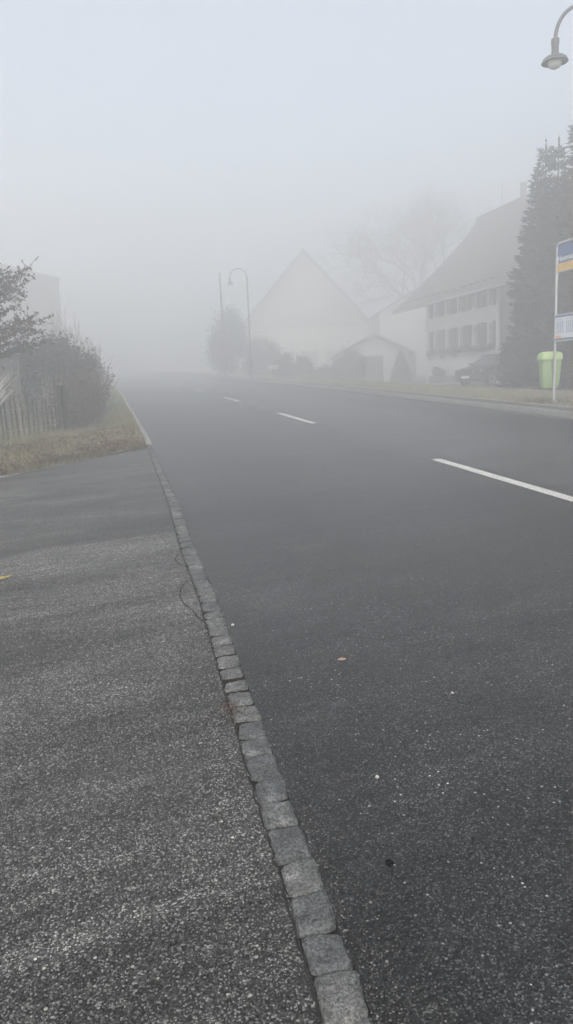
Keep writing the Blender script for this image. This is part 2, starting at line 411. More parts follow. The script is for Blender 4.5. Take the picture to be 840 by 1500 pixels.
# bed of grit under the setts and the crack lines round them
yk = np.linspace(-4, 12.4, 120)
P = np.stack([np.stack([kl(yk)-.05, yk, G(kl(yk), yk)-.005], 1), np.stack([kr(yk)+.05, yk, G(kr(yk), yk)-.005], 1)], 1)
sheet('kerb_bed', P, M_joint)
# granite setts (one paved edging)
def setts():
    V = []; F = []; y = -1.5
    r = random.Random(3)
    while y < 12.1:
        L = r.uniform(.115, .155) if y < 3.6 else r.uniform(.10, .165)
        jw = .6 if y < 2.6 else 2.2; a, b_ = y+.004*jw, y+L-r.choice([.004, .004, .006, .012])*jw; tx, ty = r.uniform(-.004, .004), r.uniform(-.005, .005); off = r.uniform(-.003, .003); h = r.uniform(.003, .009); sk = r.uniform(-.008, .008); rot = r.uniform(-.006, .006)
        nx_, ny_ = 9, 9; base = len(V)
        bl = [r.uniform(-.014, .004) for _ in range(4)]
        for j in range(ny_):
            for i in range(nx_):
                u = i/(nx_-1); v = j/(ny_-1)
                yy_ = a + (b_-a)*v + sk*(u-.5)*2 + bl[0]*(4*u*(1-u))*(1 if v < .5 else -1)*(abs(v-.5)*2)
                x0 = kl(yy_)-.004; x1 = kr(yy_)+.001
                x = x0 + (x1-x0)*u + off + rot*(v-.5)*2
                cu, cv = abs(u-.5)*2, abs(v-.5)*2
                if cu > .9 and cv > .9: x += -.0015*np.sign(u-.5); yy_ += -.0015*np.sign(v-.5)
                x += r.uniform(-.0018, .0018); yy_ += r.uniform(-.0018, .0018)
                edge = max(cu, cv)
                z = h + tx*(u-.5)*2 + ty*(v-.5)*2 - .006*max(0, edge-.80)**2/.04 + r.uniform(-.0017, .0017) + (.002*(u-.5) if i else 0)
                if edge > .99: z -= .003
                V.append((x, yy_, float(G(x, yy_))+z))
        for j in range(ny_-1):
            for i in range(nx_-1):
                k = base+j*nx_+i; F.append((k, k+1, k+nx_+1, k+nx_))
        ring = [i for i in range(nx_)] + [j*nx_+nx_-1 for j in range(1, ny_)] + [(ny_-1)*nx_+i for i in range(nx_-2, -1, -1)] + [j*nx_ for j in range(ny_-2, 0, -1)]
        b2 = len(V)
        for k in ring: p = V[base+k]; V.append((p[0], p[1], p[2]-.06))
        n = len(ring)
        for k in range(n): F.append((base+ring[k], b2+k, b2+(k+1) % n, base+ring[(k+1) % n]))
        y += L
    return V, F
V, F = setts(); tag(new_mesh('kerb', V, F, M_granite, None, True), kind='structure')
# smooth kerb stones further up the road, left side
mb = MB(); y = 12.15
while y < 130:
    L = .95 if y < 60 else 4
    a, b_ = y+.004, y+L-.004
    rings = []
    for q in (a, b_):
        x0, x1 = kl(min(q, 26))+bend(q), kr(min(q, 26))+bend(q)+.01
        g0 = float(G(x0, q))
        rings.append([(x0, q, g0-.06), (x1, q, g0-.06), (x1, q, g0+.012), (x1-.012, q, g0+.022), (x0+.01, q, g0+.022), (x0, q, g0+.012)])
    mb.loft(rings); y += L
tag(mb.build('kerb_far', M_conc), kind='structure')
# right kerb, pavement and its back edging
def strip_pts(x0, x1, z0, z1, ya=-8, yb=240, n=200):
    q = np.unique(np.concatenate([np.linspace(ya, 80, n), np.linspace(80, yb, 40)])); bx = bend(q)
    A = np.stack([x0+bx, q, G(x0+bx, q)+z0], 1); B = np.stack([x1+bx, q, G(x1+bx, q)+z1], 1)
    return A, B
def prism(name, prof, mat, ya=-8, yb=240, kind='structure'):
    q = np.unique(np.concatenate([np.linspace(ya, 80, 180), np.linspace(80, yb, 40)])); bx = bend(q)
    P = np.stack([np.stack([px_+bx, q, G(px_+bx, q)+pz], 1) for px_, pz in prof], 1)
    return sheet(name, P, mat, kind)
prism('kerb_right', [(8.19, -.05), (8.20, .085), (8.225, .105), (8.33, .108), (8.335, .05)], M_concd)
prism('gutter_setts', [(7.96, .004), (8.19, .006)], M_granite)
prism('pavement', [(8.33, .100), (8.6, .104), (8.84, .10)], M_walk)
prism('pavement_edging', [(8.84, .05), (8.842, .112), (8.90, .112), (8.902, .02)], M_conc)
# yard surface in front of the farmhouse
q = np.linspace(17, 58, 60); u = np.linspace(0, 1, 20)
P = np.zeros((60, 20, 3))
for j, y in enumerate(q):
    x = 13.6 + .5*np.sin(y*.35) + (26-13.6)*u + float(bend(y)); P[j, :, 0] = x; P[j, :, 1] = y; P[j, :, 2] = H(x, y)+.03
sheet('yard', P, M_yard)

# verge left of the road
s_ = np.linspace(0, 1, 90)**1.3*24; t_ = np.concatenate([np.linspace(0, 12, 110), np.linspace(12.3, 95, 90)])
def verge_h(x, y, s, t):
    e = np.clip(np.minimum(s/.25, t/.18), 0, 1)
    return .012 + e*(.045 + .045*nz(x, y, 2.3, 1) + .02*nz(x, y, 7, 2))
def verge_xy(s, t):
    y = 11.82 - .78*s + t; x = .40 - .62*s + (kl(np.minimum(y, 26))-.40)*np.exp(-s*1.0) + bend(y)
    return x, y
S_, T_ = np.meshgrid(s_, t_); X, Y = verge_xy(S_, T_); Z = G(X, Y) + verge_h(X, Y, S_, T_)
sheet('verge', np.stack([X, Y, Z], -1)[:, ::-1], M_verge)
# pale edging between driveway and verge
mb = MB(); r = random.Random(5); s = 0.02
while s < 9:
    L = r.uniform(.5, .9); rings = []
    for q in (s+.006, s+L-.006):
        cx_, cy_ = .40-.62*q, 11.84-.78*q + r.uniform(-.008, .008)
        nx_, ny_ = -.78, .62; wd = .028; g0 = float(G(cx_, cy_)); hz = r.uniform(.014, .022)
        rings.append([(cx_+nx_*wd, cy_+ny_*wd, g0-.05), (cx_-nx_*wd, cy_-ny_*wd, g0-.05), (cx_-nx_*wd, cy_-ny_*wd, g0+hz), (cx_+nx_*wd, cy_+ny_*wd, g0+hz)])
    mb.loft(rings); s += L
tag(mb.build('verge_edging', M_conc), kind='structure')

# painted marks: thin raised sheets following the road plane
def mark(mb, x0, x1, y0, y1, dz=.004, n=8, skew=0):
    for k in range(n):
        a = y0+(y1-y0)*k/n; b_ = y0+(y1-y0)*(k+1)/n
        V = []
        for (x, y) in ((x0, a), (x1, a), (x1, b_), (x0, b_)):
            X_ = x + float(bend(y)); V.append((X_, y+skew*(x-x0), float(G(X_, y+skew*(x-x0)))+dz))
        mb.add(V, [(0, 1, 2, 3)])
mb = MB()
for (a, b_) in [(-3.3, -.3), (5.3, 8.45), (14.15, 17.3), (22.9, 25.9), (31.7, 34.6), (40.4, 43.4), (49.2, 52.2), (58, 61)]:
    mark(mb, 3.77, 3.90, a, b_)
tag(mb.build('lane_marking', M_paint), kind='structure')
mb = MB(); mark(mb, 2.0, 2.75, 24.0, 24.14, n=1, skew=.15); mark(mb, .58, 1.05, 26.2, 26.34, n=1, skew=-.3)
tag(mb.build('faded_survey_marks', M_faded), kind='structure')
mb = MB(); V = []
for x, y in ((-1.25, 4.66), (-.76, 4.83), (-.70, 4.90), (-.98, 4.86), (-1.25, 4.78)): V.append((x, y, float(G(x, y))+.012))
mb.add(V, [(0, 1, 2, 3, 4)]); tag(mb.build('yellow_driveway_mark', M_yelpaint), kind='structure')
# cracks by the setts
def ribbon(mb, pts, wd, dz=.007):
    V = []; n = len(pts); r = random.Random(9)
    for i, (x, y) in enumerate(pts):
        a = pts[max(0, i-1)]; b_ = pts[min(n-1, i+1)]; dx, dy = b_[0]-a[0], b_[1]-a[1]; l = math.hypot(dx, dy) or 1
        w_ = wd*r.uniform(.4, 1.4)
        for sgn in (-1, 1): V.append((x-dy/l*w_*sgn, y+dx/l*w_*sgn, float(G(x, y))+dz))
    mb.add(V, [(2*i, 2*i+1, 2*i+3, 2*i+2) for i in range(n-1)])
mb = MB(); r = random.Random(4)
arc = [(.385-.085*math.sin(math.pi*k/24)**.8 + r.uniform(-.004, .004) - .02*math.sin(math.pi*k/24*2), 4.42-.86*k/24) for k in range(25)]
ribbon(mb, arc, .004)
ribbon(mb, [(.335-.05*math.sin(math.pi*k/12)+.05+r.uniform(-.003, .003), 5.1-.42*k/12) for k in range(13)], .004)
pts = [(float(kl(y))-.009+r.uniform(-.005, .004), y) for y in np.arange(.9, 11.6, .02)]
ribbon(mb, pts, .0032, .0055)
tag(mb.build('asphalt_crack', M_crack), kind='structure')

# ------------------------------------------------------------------ small loose things on the asphalt
def pebble(name, x, y, sz, mat, label, cat, flat=.6, seed=0, dz=0, group=None):
    r = random.Random(seed); V = []; F = []
    n, mrow = 9, 5
    for i in range(mrow):
        th = math.pi*(i+.5)/mrow
        for k in range(n):
            an = 2*math.pi*k/n; rr = sz*r.uniform(.8, 1.15)
            V.append((rr*math.sin(th)*math.cos(an), rr*.8*math.sin(th)*math.sin(an), rr*flat*math.cos(th)+sz*flat*.8))
    for i in range(mrow-1):
        for k in range(n): F.append((i*n+k, i*n+(k+1) % n, (i+1)*n+(k+1) % n, (i+1)*n+k))
    F += [tuple(range(n-1, -1, -1)), tuple((mrow-1)*n+k for k in range(n))]
    ob = new_mesh(name, V, F, mat, None, True); ob.location = (x, y, float(G(x, y))+dz); ob.rotation_euler = (0, 0, r.uniform(0, 6))
    return tag(ob, label, cat, group)
M_peb = simple('pale_pebble', (.50, .49, .46), .8, .2, 60)
pebble('pebble', .505, 3.55, .011, M_peb, 'tiny white pebble beside the setts, level with the curved crack', 'pebble', seed=1)
pebble('pebble', .725, 2.05, .008, M_peb, 'tiny off-white pebble alone on the dark road, above the black lump', 'pebble', seed=2)
pebble('pebble', 1.21, 2.52, .007, M_peb, 'tiny beige pebble on the dark road toward the right edge of the photo', 'pebble', seed=3)
pebble('road_lump', .615, 1.655, .013, M_tar, 'small black lump of tar on the road right of the setts', 'tar lump', seed=4)
# curled leaf and twigs
def leafobj(name, x, y, L, W, mat, label, rz=0, curl=.25):
    V = []; F = []; n = 9
    for i in range(n):
        t = i/(n-1); ww = W*math.sin(math.pi*min(.98, t*.92+.04))**.8
        for j in (-1, 0, 1): V.append(((t-.5)*L, j*ww/2, .003 + curl*L*abs(j)*.3*(.5+t) + .01*L*math.sin(5*t)))
    for i in range(n-1):
        for j in range(2): k = i*3+j; F.append((k, k+1, k+4, k+3))
    ob = new_mesh(name, V, F, mat, None, True); ob.location = (x, y, float(G(x, y))+.004); ob.rotation_euler = (0, 0, rz)
    return tag(ob, label, 'leaf')
leafobj('fallen_leaf', .895, 2.96, .040, .030, M_leaf, 'small dry tan leaf lying flat in the near lane', .1, .1)
mb = MB(); mb.tube([(-.018, 0, .006), (-.004, .004, .008), (.012, -.003, .006), (.02, .009, .010)], .0012, 5)
mb.tube([(-.002, .003, .007), (.004, .02, .008), (.0, .03, .006)], .001, 5)
ob = mb.build('twig', M_twig); ob.location = (.62, 2.06, float(G(.62, 2.06))); tag(ob, 'thin forked twig on the dark road just right of the setts', 'twig')

def chips(name, n, xf, yf, smin, smax, mat, label, cat, zf=lambda x, y: G(x, y)):
    """many tiny irregular stones as one mesh"""
    x = xf(n); y = yf(n); x = x + 0*y
    s = rng.uniform(smin, smax, n)*rng.uniform(.5, 1, n)
    base = np.array([[1, 0, 0], [.3, 1, 0], [-.9, .5, 0], [-.7, -.8, 0], [.5, -.9, 0], [0, 0, .8]])
    ang = rng.uniform(0, 6.28, n); Vv = base[None]*rng.uniform(.6, 1.2, (n, 6, 1)); ca, sa = np.cos(ang), np.sin(ang)
    X = Vv[..., 0]*ca[:, None]-Vv[..., 1]*sa[:, None]; Y = Vv[..., 0]*sa[:, None]+Vv[..., 1]*ca[:, None]
    P = np.stack([X*s[:, None]+x[:, None], Y*s[:, None]+y[:, None], Vv[..., 2]*s[:, None]+(zf(x, y)+.001)[:, None]], -1)
    f = np.array([[0, 1, 5], [1, 2, 5], [2, 3, 5], [3, 4, 5], [4, 0, 5]]); F = (f[None]+(np.arange(n)*6)[:, None, None]).reshape(-1, 3)
    return tag(new_mesh(name, P.reshape(-1, 3), F, mat), label, cat, kind='stuff')
def yexp(a, b_): return lambda n: a*np.exp(rng.uniform(0, 1, n)*math.log(b_/a))
chips('road_grit', 1700, lambda n: rng.uniform(.45, 4.5, n), yexp(.9, 7), .0012, .0042, M_chip, 'pale stone grit scattered over the dark road', 'grit')
_y = yexp(1.0, 11)(1500)
chips('kerb_grit', 1500, lambda n: kr(_y)+np.abs(rng.normal(0, .05, n)), lambda n: _y, .001, .004, M_chip, 'loose grit gathered along the road side of the setts', 'grit')
chips('drive_grit', 1500, lambda n: rng.uniform(-3.2, .30, n), yexp(.9, 7), .0012, .004, M_chip, 'pale chips in the rough driveway asphalt', 'grit', lambda x, y: G(x, y)+.003)

# ------------------------------------------------------------------ vegetation builders
def blades(name, x, y, z, h, wd, mat, lean=.5, label=None, cat='grass', parent=None, seg=2, droop=.5):
    n = len(x); ang = rng.uniform(0, 6.28, n); face = rng.uniform(0, 6.28, n); ln = rng.uniform(0, lean, n)
    h = h*rng.uniform(.5, 1.1, n); V = []
    for k in range(seg+1):
        t = k/seg; off = ln*h*(t**1.6); zz = h*(t - droop*ln*t*t*.6)
        wk = wd*(1-t*.85)*rng.uniform(.8, 1.2, n)
        cx_ = x+np.cos(ang)*off; cy_ = y+np.sin(ang)*off
        V.append(np.stack([cx_-np.cos(face)*wk, cy_-np.sin(face)*wk, z+zz], -1)); V.append(np.stack([cx_+np.cos(face)*wk, cy_+np.sin(face)*wk, z+zz], -1))
    V = np.stack(V, 1); m_ = 2*(seg+1)
    f = np.array([[2*k, 2*k+1, 2*k+3, 2*k+2] for k in range(seg)])
    F = (f[None]+(np.arange(n)*m_)[:, None, None]).reshape(-1, 4)
    ob = new_mesh(name, V.reshape(-1, 3), F, mat, parent)
    if label: tag(ob, label, cat, kind='stuff')
    return ob
def leaf_cloud(centres, size, mat, name, parent, aspect=2.2, loc_rand=1.0):
    """one small leaf quad at each centre, random facing"""
    n = len(centres); d = rng.normal(size=(n, 3)); d /= np.linalg.norm(d, axis=1)[:, None]
    e = rng.normal(size=(n, 3)); e -= d*(e*d).sum(1)[:, None]; e /= np.linalg.norm(e, axis=1)[:, None]
    s = size*rng.uniform(.6, 1.3, (n, 1)); c = np.asarray(centres)
    V = np.stack([c-d*s*aspect/2, c+e*s/2, c+d*s*aspect/2, c-e*s/2], 1)
    return new_mesh(name, V.reshape(-1, 3), (np.arange(n*4)).reshape(n, 4), mat, parent)
def clumpy(n, rad, k=40, tight=.28, bottom=-.6):
    """points in leaf clumps spread through an ellipsoid, uneven outline"""
    c = rng.normal(size=(k, 3)); c /= np.linalg.norm(c, axis=1)[:, None]; c *= rng.uniform(.25, 1.0, (k, 1))**.5
    c = c[c[:, 2] > bottom]; idx = rng.integers(0, len(c), n)
    p = c[idx]*rng.uniform(.86, 1.02) + rng.normal(size=(n, 3))*tight*rng.uniform(.3, .8, (len(c), 1))[idx]
    return p*np.asarray(rad)
def bush(name, x, y, z, rad, n, size, mat, label, cat='shrub', group=None, k=60, tight=.28, stems=7, extra=None):
    root = empty(name, (x, y, z), label=label, cat=cat, group=group)
    p = clumpy(n, rad, k, tight); p[:, 2] += rad[2]*.75; p = p[p[:, 2] > .02]
    leaf_cloud(p, size, mat, 'foliage', root)
    mb = MB(); r = random.Random(hash(label) % 999)
    for i in range(stems):
        a = 6.28*i/stems; q = r.uniform(.4, .8)
        mb.tube([(0.05*math.cos(a), .05*math.sin(a), -.05), (rad[0]*.35*q*math.cos(a), rad[1]*.35*q*math.sin(a), rad[2]*.6), (rad[0]*.7*q*math.cos(a), rad[1]*.7*q*math.sin(a), rad[2]*1.35*q)], [.035, .02, .006], 5)
    mb.build('stem', M_bark, root)
    return root
def branching(mb, p, d, L, r, depth, rnd, spread=.55, kids=3, up_=.12, minr=.004, seg=3, sides=5):
    pts = [p]; rr = [r]; dd = d.normalized()
    for i in range(seg):
        dd = (dd + Vector((rnd.uniform(-1, 1), rnd.uniform(-1, 1), rnd.uniform(-.6, 1)))*.16 + Vector((0, 0, up_*.4))).normalized()
        pts.append(pts[-1]+dd*L/seg); rr.append(max(minr*.7, r*(1-.45*(i+1)/seg)))
    mb.tube(pts, rr, sides if r > .02 else 3, cap=False)
    if depth <= 0: return
    for k in range(kids + (1 if rnd.random() < .4 else 0)):
        t = rnd.uniform(.35, 1.0) if k else 1.0
        i = min(seg-1, int(t*seg)); q = pts[i].lerp(pts[i+1], t*seg-i if t < 1 else 1.0)
        ax = dd.orthogonal().normalized(); ax.rotate(Matrix.Rotation(rnd.uniform(0, 6.28), 3, dd))
        nd = (dd + ax*rnd.uniform(.5, 1.3)*spread*1.4).normalized()
        branching(mb, q, nd, L*rnd.uniform(.55, .8), max(minr, r*.55), depth-1, rnd, spread, kids, up_, minr, seg, sides)
def bare_tree(name, x, y, z, h, label, seed, depth=5, r0_=.28, mat=M_twig, kids=3, spread=.6, minr=.008, cat='tree', group=None, up_=.12, trunk_frac=.28):
    root = empty(name, (x, y, z), label=label, cat=cat, group=group); rnd = random.Random(seed)
    mb = MB(); top = Vector((rnd.uniform(-.2, .2), rnd.uniform(-.2, .2), h*trunk_frac))
    mb.tube([(0, 0, -.3), (0, 0, .3), top*.6, top], [r0_*1.25, r0_, r0_*.85, r0_*.75], 9); mb.build('trunk', M_bark, root, True)
    mb = MB()
    for k in range(6):
        a = 6.28*k/6+rnd.uniform(-.4, .4); d = Vector((math.cos(a)*.75, math.sin(a)*.75, rnd.uniform(.5, 1.3)))
        if k == 0: d = Vector((.05, .05, 1))
        branching(mb, top*rnd.uniform(.82, 1), d, h*rnd.uniform(.24, .32), r0_*.5, depth, rnd, spread, kids, up_, minr)
    mb.build('crown', mat, root)
    return root
def spruce_mesh(h, rad, seed, mat, parent, crown_name='crown', low=.03, dens=1.0):
    """whorled limbs hung with needle sprays, and the bare leader above"""
    r = np.random.default_rng(seed); mb = MB(); rn = random.Random(seed)
    pts = []; dirs = []; lens = []
    z = h*low+.05
    while z < h*.945:
        f = z/h; R = rad*min((1-f)**.62, 1.25*(1-f)+.02)*(.80+.3*r.random()) + .05
        nb = int(max(4, (8 if f > .8 else 11)*dens)); a0 = r.uniform(0, 6.28)
        for k in range(nb):
            a = a0+6.28*k/nb+r.uniform(-.25, .25); Rk = R*r.uniform(.72, 1.18); tilt = -.10-.28*(1-f)+r.uniform(-.1, .1)+(.55 if f > .86 else 0)
            m_ = 5; zj = r.uniform(-.09, .09)*(1 if f < .75 else .3); line = []
            for i in range(m_+1):
                t = i/m_; line.append(Vector((math.cos(a)*Rk*t, math.sin(a)*Rk*t, z+zj+Rk*(tilt*t+.28*t*t))))
            mb.tube(line[:], [max(.004, .018*(1-f)*(1-i/m_)+.004) for i in range(m_+1)], 3, cap=False)
            ns = int(max(4, Rk*34*dens*(1 if f < .72 else .55)))
            for q in range(ns):
                t = r.uniform(.12, 1.0)**.75; i = min(m_-1, int(t*m_)); b_ = line[i].lerp(line[i+1], t*m_-i)
                side = r.choice([-1, 1]); sa = a+side*r.uniform(.5, 1.1)
                L = (.10+.20*Rk*(1-t*.7))*r.uniform(.6, 1.2)
                pts.append(b_); dirs.append((math.cos(sa), math.sin(sa), r.uniform(-.8, .45))); lens.append(L)
            pts.append(line[-1]); dirs.append((math.cos(a), math.sin(a), .3)); lens.append(.14)
        z += max(.10, .20*(1-f*.45))*(1.0 if f < .75 else 1.6)*r.uniform(.6, 1.4)
    # leader with short whorls
    for q in range(26):
        a = r.uniform(0, 6.28); pts.append(Vector((0, 0, h*(.93+.06*r.random())))); dirs.append((math.cos(a)*.5, math.sin(a)*.5, 1)); lens.append(.06)
    P_ = np.array([tuple(p) for p in pts]); D = np.array(dirs); D /= np.linalg.norm(D, axis=1)[:, None]; Ln = np.array(lens)[:, None]
    up_ = np.array([0, 0, 1.0]); S = np.cross(D, up_); S /= (np.linalg.norm(S, axis=1)[:, None]+1e-6); T = np.cross(S, D)
    wd = .020+.012*r.random((len(P_), 1)); V = []
    for W in (S, T):
        V.append(np.stack([P_-W*wd, P_+W*wd, P_+D*Ln+W*wd*.35-up_*Ln*.12, P_+D*Ln-W*wd*.35-up_*Ln*.12], 1))
    V = np.concatenate(V, 0); n = len(V)
    o1 = new_mesh(crown_name, V.reshape(-1, 3), np.arange(n*4).reshape(n, 4), mat, parent)
    mb.tube([(0, 0, -.2), (0, 0, h*.5), (0, 0, h*.9), (0, 0, h)], [.10+.008*h, .07, .02, .006], 7)
    mb.build('trunk', M_bark, parent)
    return o1

# ------------------------------------------------------------------ right side: street lamps
def make_lamp(label):
    root = empty('street_lamp', (0, 0, 0), label=label, cat='street lamp', group='hooked street lamps along the pavement')
    mb = MB(); mb.tube([(0, 0, -.1), (0, 0, .9), (0, 0, .95), (0, 0, 5.95)], [.075, .075, .052, .038], 12); mb.build('pole', M_lamp, root, True)
    MB().lathe((0, 0, .9), [(.078, 0), (.085, .02), (.085, .05), (.056, .08)], 14).build('collar', M_lamp, root, True); MB().lathe((0, 0, 5.9), [(.045, 0), (.05, .02), (.05, .06), (.04, .08)], 12).build('collar', M_lamp, root, True)
    mb = MB(); r = .53; pts = [(-r+r*math.cos(a), 0, 5.95+.56*math.sin(a)) for a in np.linspace(0, math.pi, 22)]
    mb.tube(pts, .030, 10); mb.build('arm', M_lamp, root, True)
    head = MB(); cx_ = -2*r
    head.lathe((cx_, 0, 0), [(.036, 5.98), (.062, 5.965), (.066, 5.90), (.058, 5.87), (.058, 5.74), (.07, 5.725)], 20)
    head.lathe((cx_, 0, 0), [(.07, 5.725), (.14, 5.70), (.188, 5.665), (.210, 5.62), (.212, 5.61), (.204, 5.61), (.16, 5.63), (.06, 5.64)], 28, cap=False)
    hd = head.build('lamp_shade', M_lamp, root, True)
    g = MB(); g.lathe((cx_, 0, 0), [(.112, 5.635), (.112, 5.60), (.104, 5.565), (.082, 5.535), (.045, 5.518), (.005, 5.513)], 22); g.build('globe', M_globe, hd, True)
    mb = MB(); mb.box((0, -.056, .55), (.09, .012, .30)); mb.build('service_door', M_lamp, root)
    return root
lamp = make_lamp('nearest hooked grey street lamp, its shade hanging in the top right corner')
lamp.location = (8.56, 11.83, float(G(8.56, 11.83))+.24); 
lamp2 = copy_tree(lamp); lamp2.location = (8.57, 46.0, float(G(8.57, 46))+.10)
lamp2['label'] = 'hooked street lamp far off in the fog, before the big gabled farmhouse'

# utility pole further on
root = empty('utility_pole', (7.9, 52.2, float(G(7.9, 52.2))), label='thin dark wooden pole in the fog, left of the far street lamp', cat='pole')
mb = MB(); mb.tube([(0, 0, -.3), (-.02, 0, 3.5), (-.07, 0, 7.0)], [.085, .07, .055], 10); mb.build('post', M_bark, root, True)
mb = MB(); mb.tube([(-.07, 0, 6.7), (-.12, 0, 6.95)], .03, 6); mb.lathe((-.06, 0, 7.0), [(.08, 0), (.09, .02), (.02, .10)], 10); mb.build('cap', M_steel, root)

# ------------------------------------------------------------------ bus stop sign (faces the road)
BX, BY = 9.57, 14.84; BZ = float(H(BX, BY))
root = empty('bus_stop_sign', (BX, BY, BZ), label='bus stop sign with blue and yellow header and timetable panel', cat='bus stop sign')
Wd = 1.15
mb = MB(); r = .085
pts = [(0, 0, -.15), (0, 0, 1.8), (0, 0, 3.27)] + [(0, -r+r*math.cos(a), 3.27+r*math.sin(a)) for a in np.linspace(.2, math.pi/2, 6)] + [(0, -Wd*.5, 3.355)] + [(0, -Wd+r-r*math.sin(a), 3.27+r*math.cos(a)) for a in np.linspace(0, math.pi/2, 6)] + [(0, -Wd, 1.8), (0, -Wd, -.15)]
mb.tube(pts, .028, 10); mb.build('frame', M_alu, root, True)
MB().box((0, 0, .012), (.16, .16, .02)).build('base_plate', M_alu, root); MB().box((0, -Wd, .012), (.16, .16, .02)).build('base_plate', M_alu, root)
mb = MB(); mb.box((0, -Wd/2, 3.12), (.03, Wd-.07, .36)); hp = mb.build('header_panel', M_blue, root, bevel=.004)
mb = MB(); mb.box((-.002, -Wd/2, 2.855), (.034, Wd-.07, .168)); mb.build('route_band', M_yellow, hp)
mb = MB(); mb.box((0, -Wd/2, 2.762), (.036, Wd-.07, .016)); mb.build('lower_rail', M_alu, hp)
def text(s, size, mat, parent, y, z, x=-.021, name='lettering', bold=True):
    cu = bpy.data.curves.new(name, 'FONT'); cu.body = s; cu.size = size; cu.extrude = .001; cu.offset = .002 if bold else 0
    ob = bpy.data.objects.new(name, cu); C.objects.link(ob); cu.materials.append(mat)
    ob.parent = parent; ob.matrix_local = Matrix(((0, 0, -1, x), (-1, 0, 0, y), (0, 1, 0, z), (0, 0, 0, 1)))
    dg = bpy.context.evaluated_depsgraph_get(); me = bpy.data.meshes.new_from_object(ob.evaluated_get(dg)); 
    o2 = bpy.data.objects.new(name, me); C.objects.link(o2); o2.parent = parent; o2.matrix_local = ob.matrix_local.copy()
    bpy.data.objects.remove(ob); return o2
text('Hausmatt', .15, M_white, hp, -.055, 2.985)
mb = MB(); mb.box((-.022, -.045, 3.01), (.004, .018, .16)); mb.build('tick_mark', M_white, hp)
mb = MB(); mb.box((0, -Wd/2, 1.59), (.045, Wd-.03, .54)); tp = mb.build('timetable_panel', M_paper, root, bevel=.006)
for z in (1.865, 1.315): MB().box((-.002, -Wd/2, z), (.062, Wd, .026)).build('panel_rim', M_alu, tp)
for z in (1.83, 1.352): MB().box((-.026, -Wd/2, z), (.006, Wd-.05, .034)).build('dark_band', M_blue, tp)
mb = MB()
for k in range(3):
    y0 = -.05-.36*k
    for c in range(4):
        mb.box((-.026, y0-.045-.066*c, 1.60), (.005, .030, .25))
    mb.box((-.026, y0-.12, 1.765), (.005, .20, .012)); mb.box((-.026, y0-.28, 1.50), (.005, .05, .012))
mb.build('timetable_print', M_print, tp)
mb = MB(); mb.box((-.026, -.14, 1.405), (.006, .19, .045)); mb.build('orange_label', M_orange, tp)

# waste bin hung behind the pole
root = empty('litter_bin', (9.60, 15.08, BZ), R_(-14), label='lime green plastic litter bin hung behind the bus stop pole', cat='litter bin')
def rring(hw, hd, z, cr=.07, n=5):
    out = []
    for sx, sy, a0 in ((1, 1, 0), (-1, 1, 90), (-1, -1, 180), (1, -1, 270)):
        for k in range(n):
            a = R_(a0+90*k/(n-1)); out.append((sx*(hw-cr)+cr*math.cos(a), sy*(hd-cr)+cr*math.sin(a), z))
    return out
mb = MB(); mb.loft([rring(.165, .13, .30, .05), rring(.185, .145, .32), rring(.20, .155, .55), rring(.222, .17, .93)]); body = mb.build('body', M_bin, root, True)
mb = MB(); mb.loft([rring(.225, .172, .925), rring(.246, .192, .928), rring(.249, .195, .955), rring(.240, .190, .985), rring(.232, .185, 1.04), rring(.205, .165, 1.085), rring(.13, .11, 1.108, .06)]); mb.build('lid', M_binlid, root, True)
mb = MB(); mb.box((.03, -.182, .84), (.05, .05, .30)); mb.box((.03, -.186, .70), (.07, .045, .03)); mb.build('mounting_bracket', M_steel, root)
MB().box((-.12, -.168, .65), (.012, .008, .5)).build('rib', M_bin, body); MB().box((.10, -.168, .65), (.012, .008, .5)).build('rib', M_bin, body)
mb = MB(); mb.tube([(.0, -.20, .62), (.03, -.25, .62)], .012, 6); mb.build('clamp', M_steel, root)

# tufts by the sign base
xb = rng.normal(9.35, .35, 500); yb = 14.9+rng.normal(0, .35, 500)
blades('dry_weeds', xb, yb, H(xb, yb), .10, .006, M_litter, 1.0, 'dark dry weeds at the foot of the bus stop pole', 'weeds')
n = 16000; xb = 8.95+rng.uniform(0, 1, n)**1.3*4.6; yb = rng.uniform(12, 46, n); xb = xb+bend(yb)
blades('lawn_grass', xb, yb, H(xb, yb), .05, .006, M_grass, .8, 'short dry grass strip behind the pavement', 'grass')
# ------------------------------------------------------------------ wall with real openings
def wall_open(name, o_, du, W, Hh, ops, mat, parent, depth=.16, nrm=None):
    """o_: lower corner; du: unit direction along the wall; ops: (u0,u1,v0,v1) holes; nrm: outward normal"""
    us = sorted(set([0, W]+[a for q in ops for a in q[:2]])); vs_ = sorted(set([0, Hh]+[a for q in ops for a in q[2:4]]))
    mb = MB(); o_ = Vector(o_); du = Vector(du); nn = Vector(nrm); up_ = Vector((0, 0, 1))
    P = lambda u, v, d=0: o_+du*u+up_*v-nn*d
    for i in range(len(us)-1):
        for j in range(len(vs_)-1):
            u, v = (us[i]+us[i+1])/2, (vs_[j]+vs_[j+1])/2
            if any(q[0] < u < q[1] and q[2] < v < q[3] for q in ops): continue
            mb.add([P(us[i], vs_[j]), P(us[i+1], vs_[j]), P(us[i+1], vs_[j+1]), P(us[i], vs_[j+1])], [(0, 1, 2, 3)])
    for u0_, u1_, v0_, v1_ in ops:
        c = [(u0_, v0_), (u1_, v0_), (u1_, v1_), (u0_, v1_)]
        for k in range(4):
            a, b_ = c[k], c[(k+1) % 4]; mb.add([P(*a), P(*b_), P(*b_, depth), P(*a, depth)], [(0, 1, 2, 3)])
    return mb.build(name, mat, parent), P
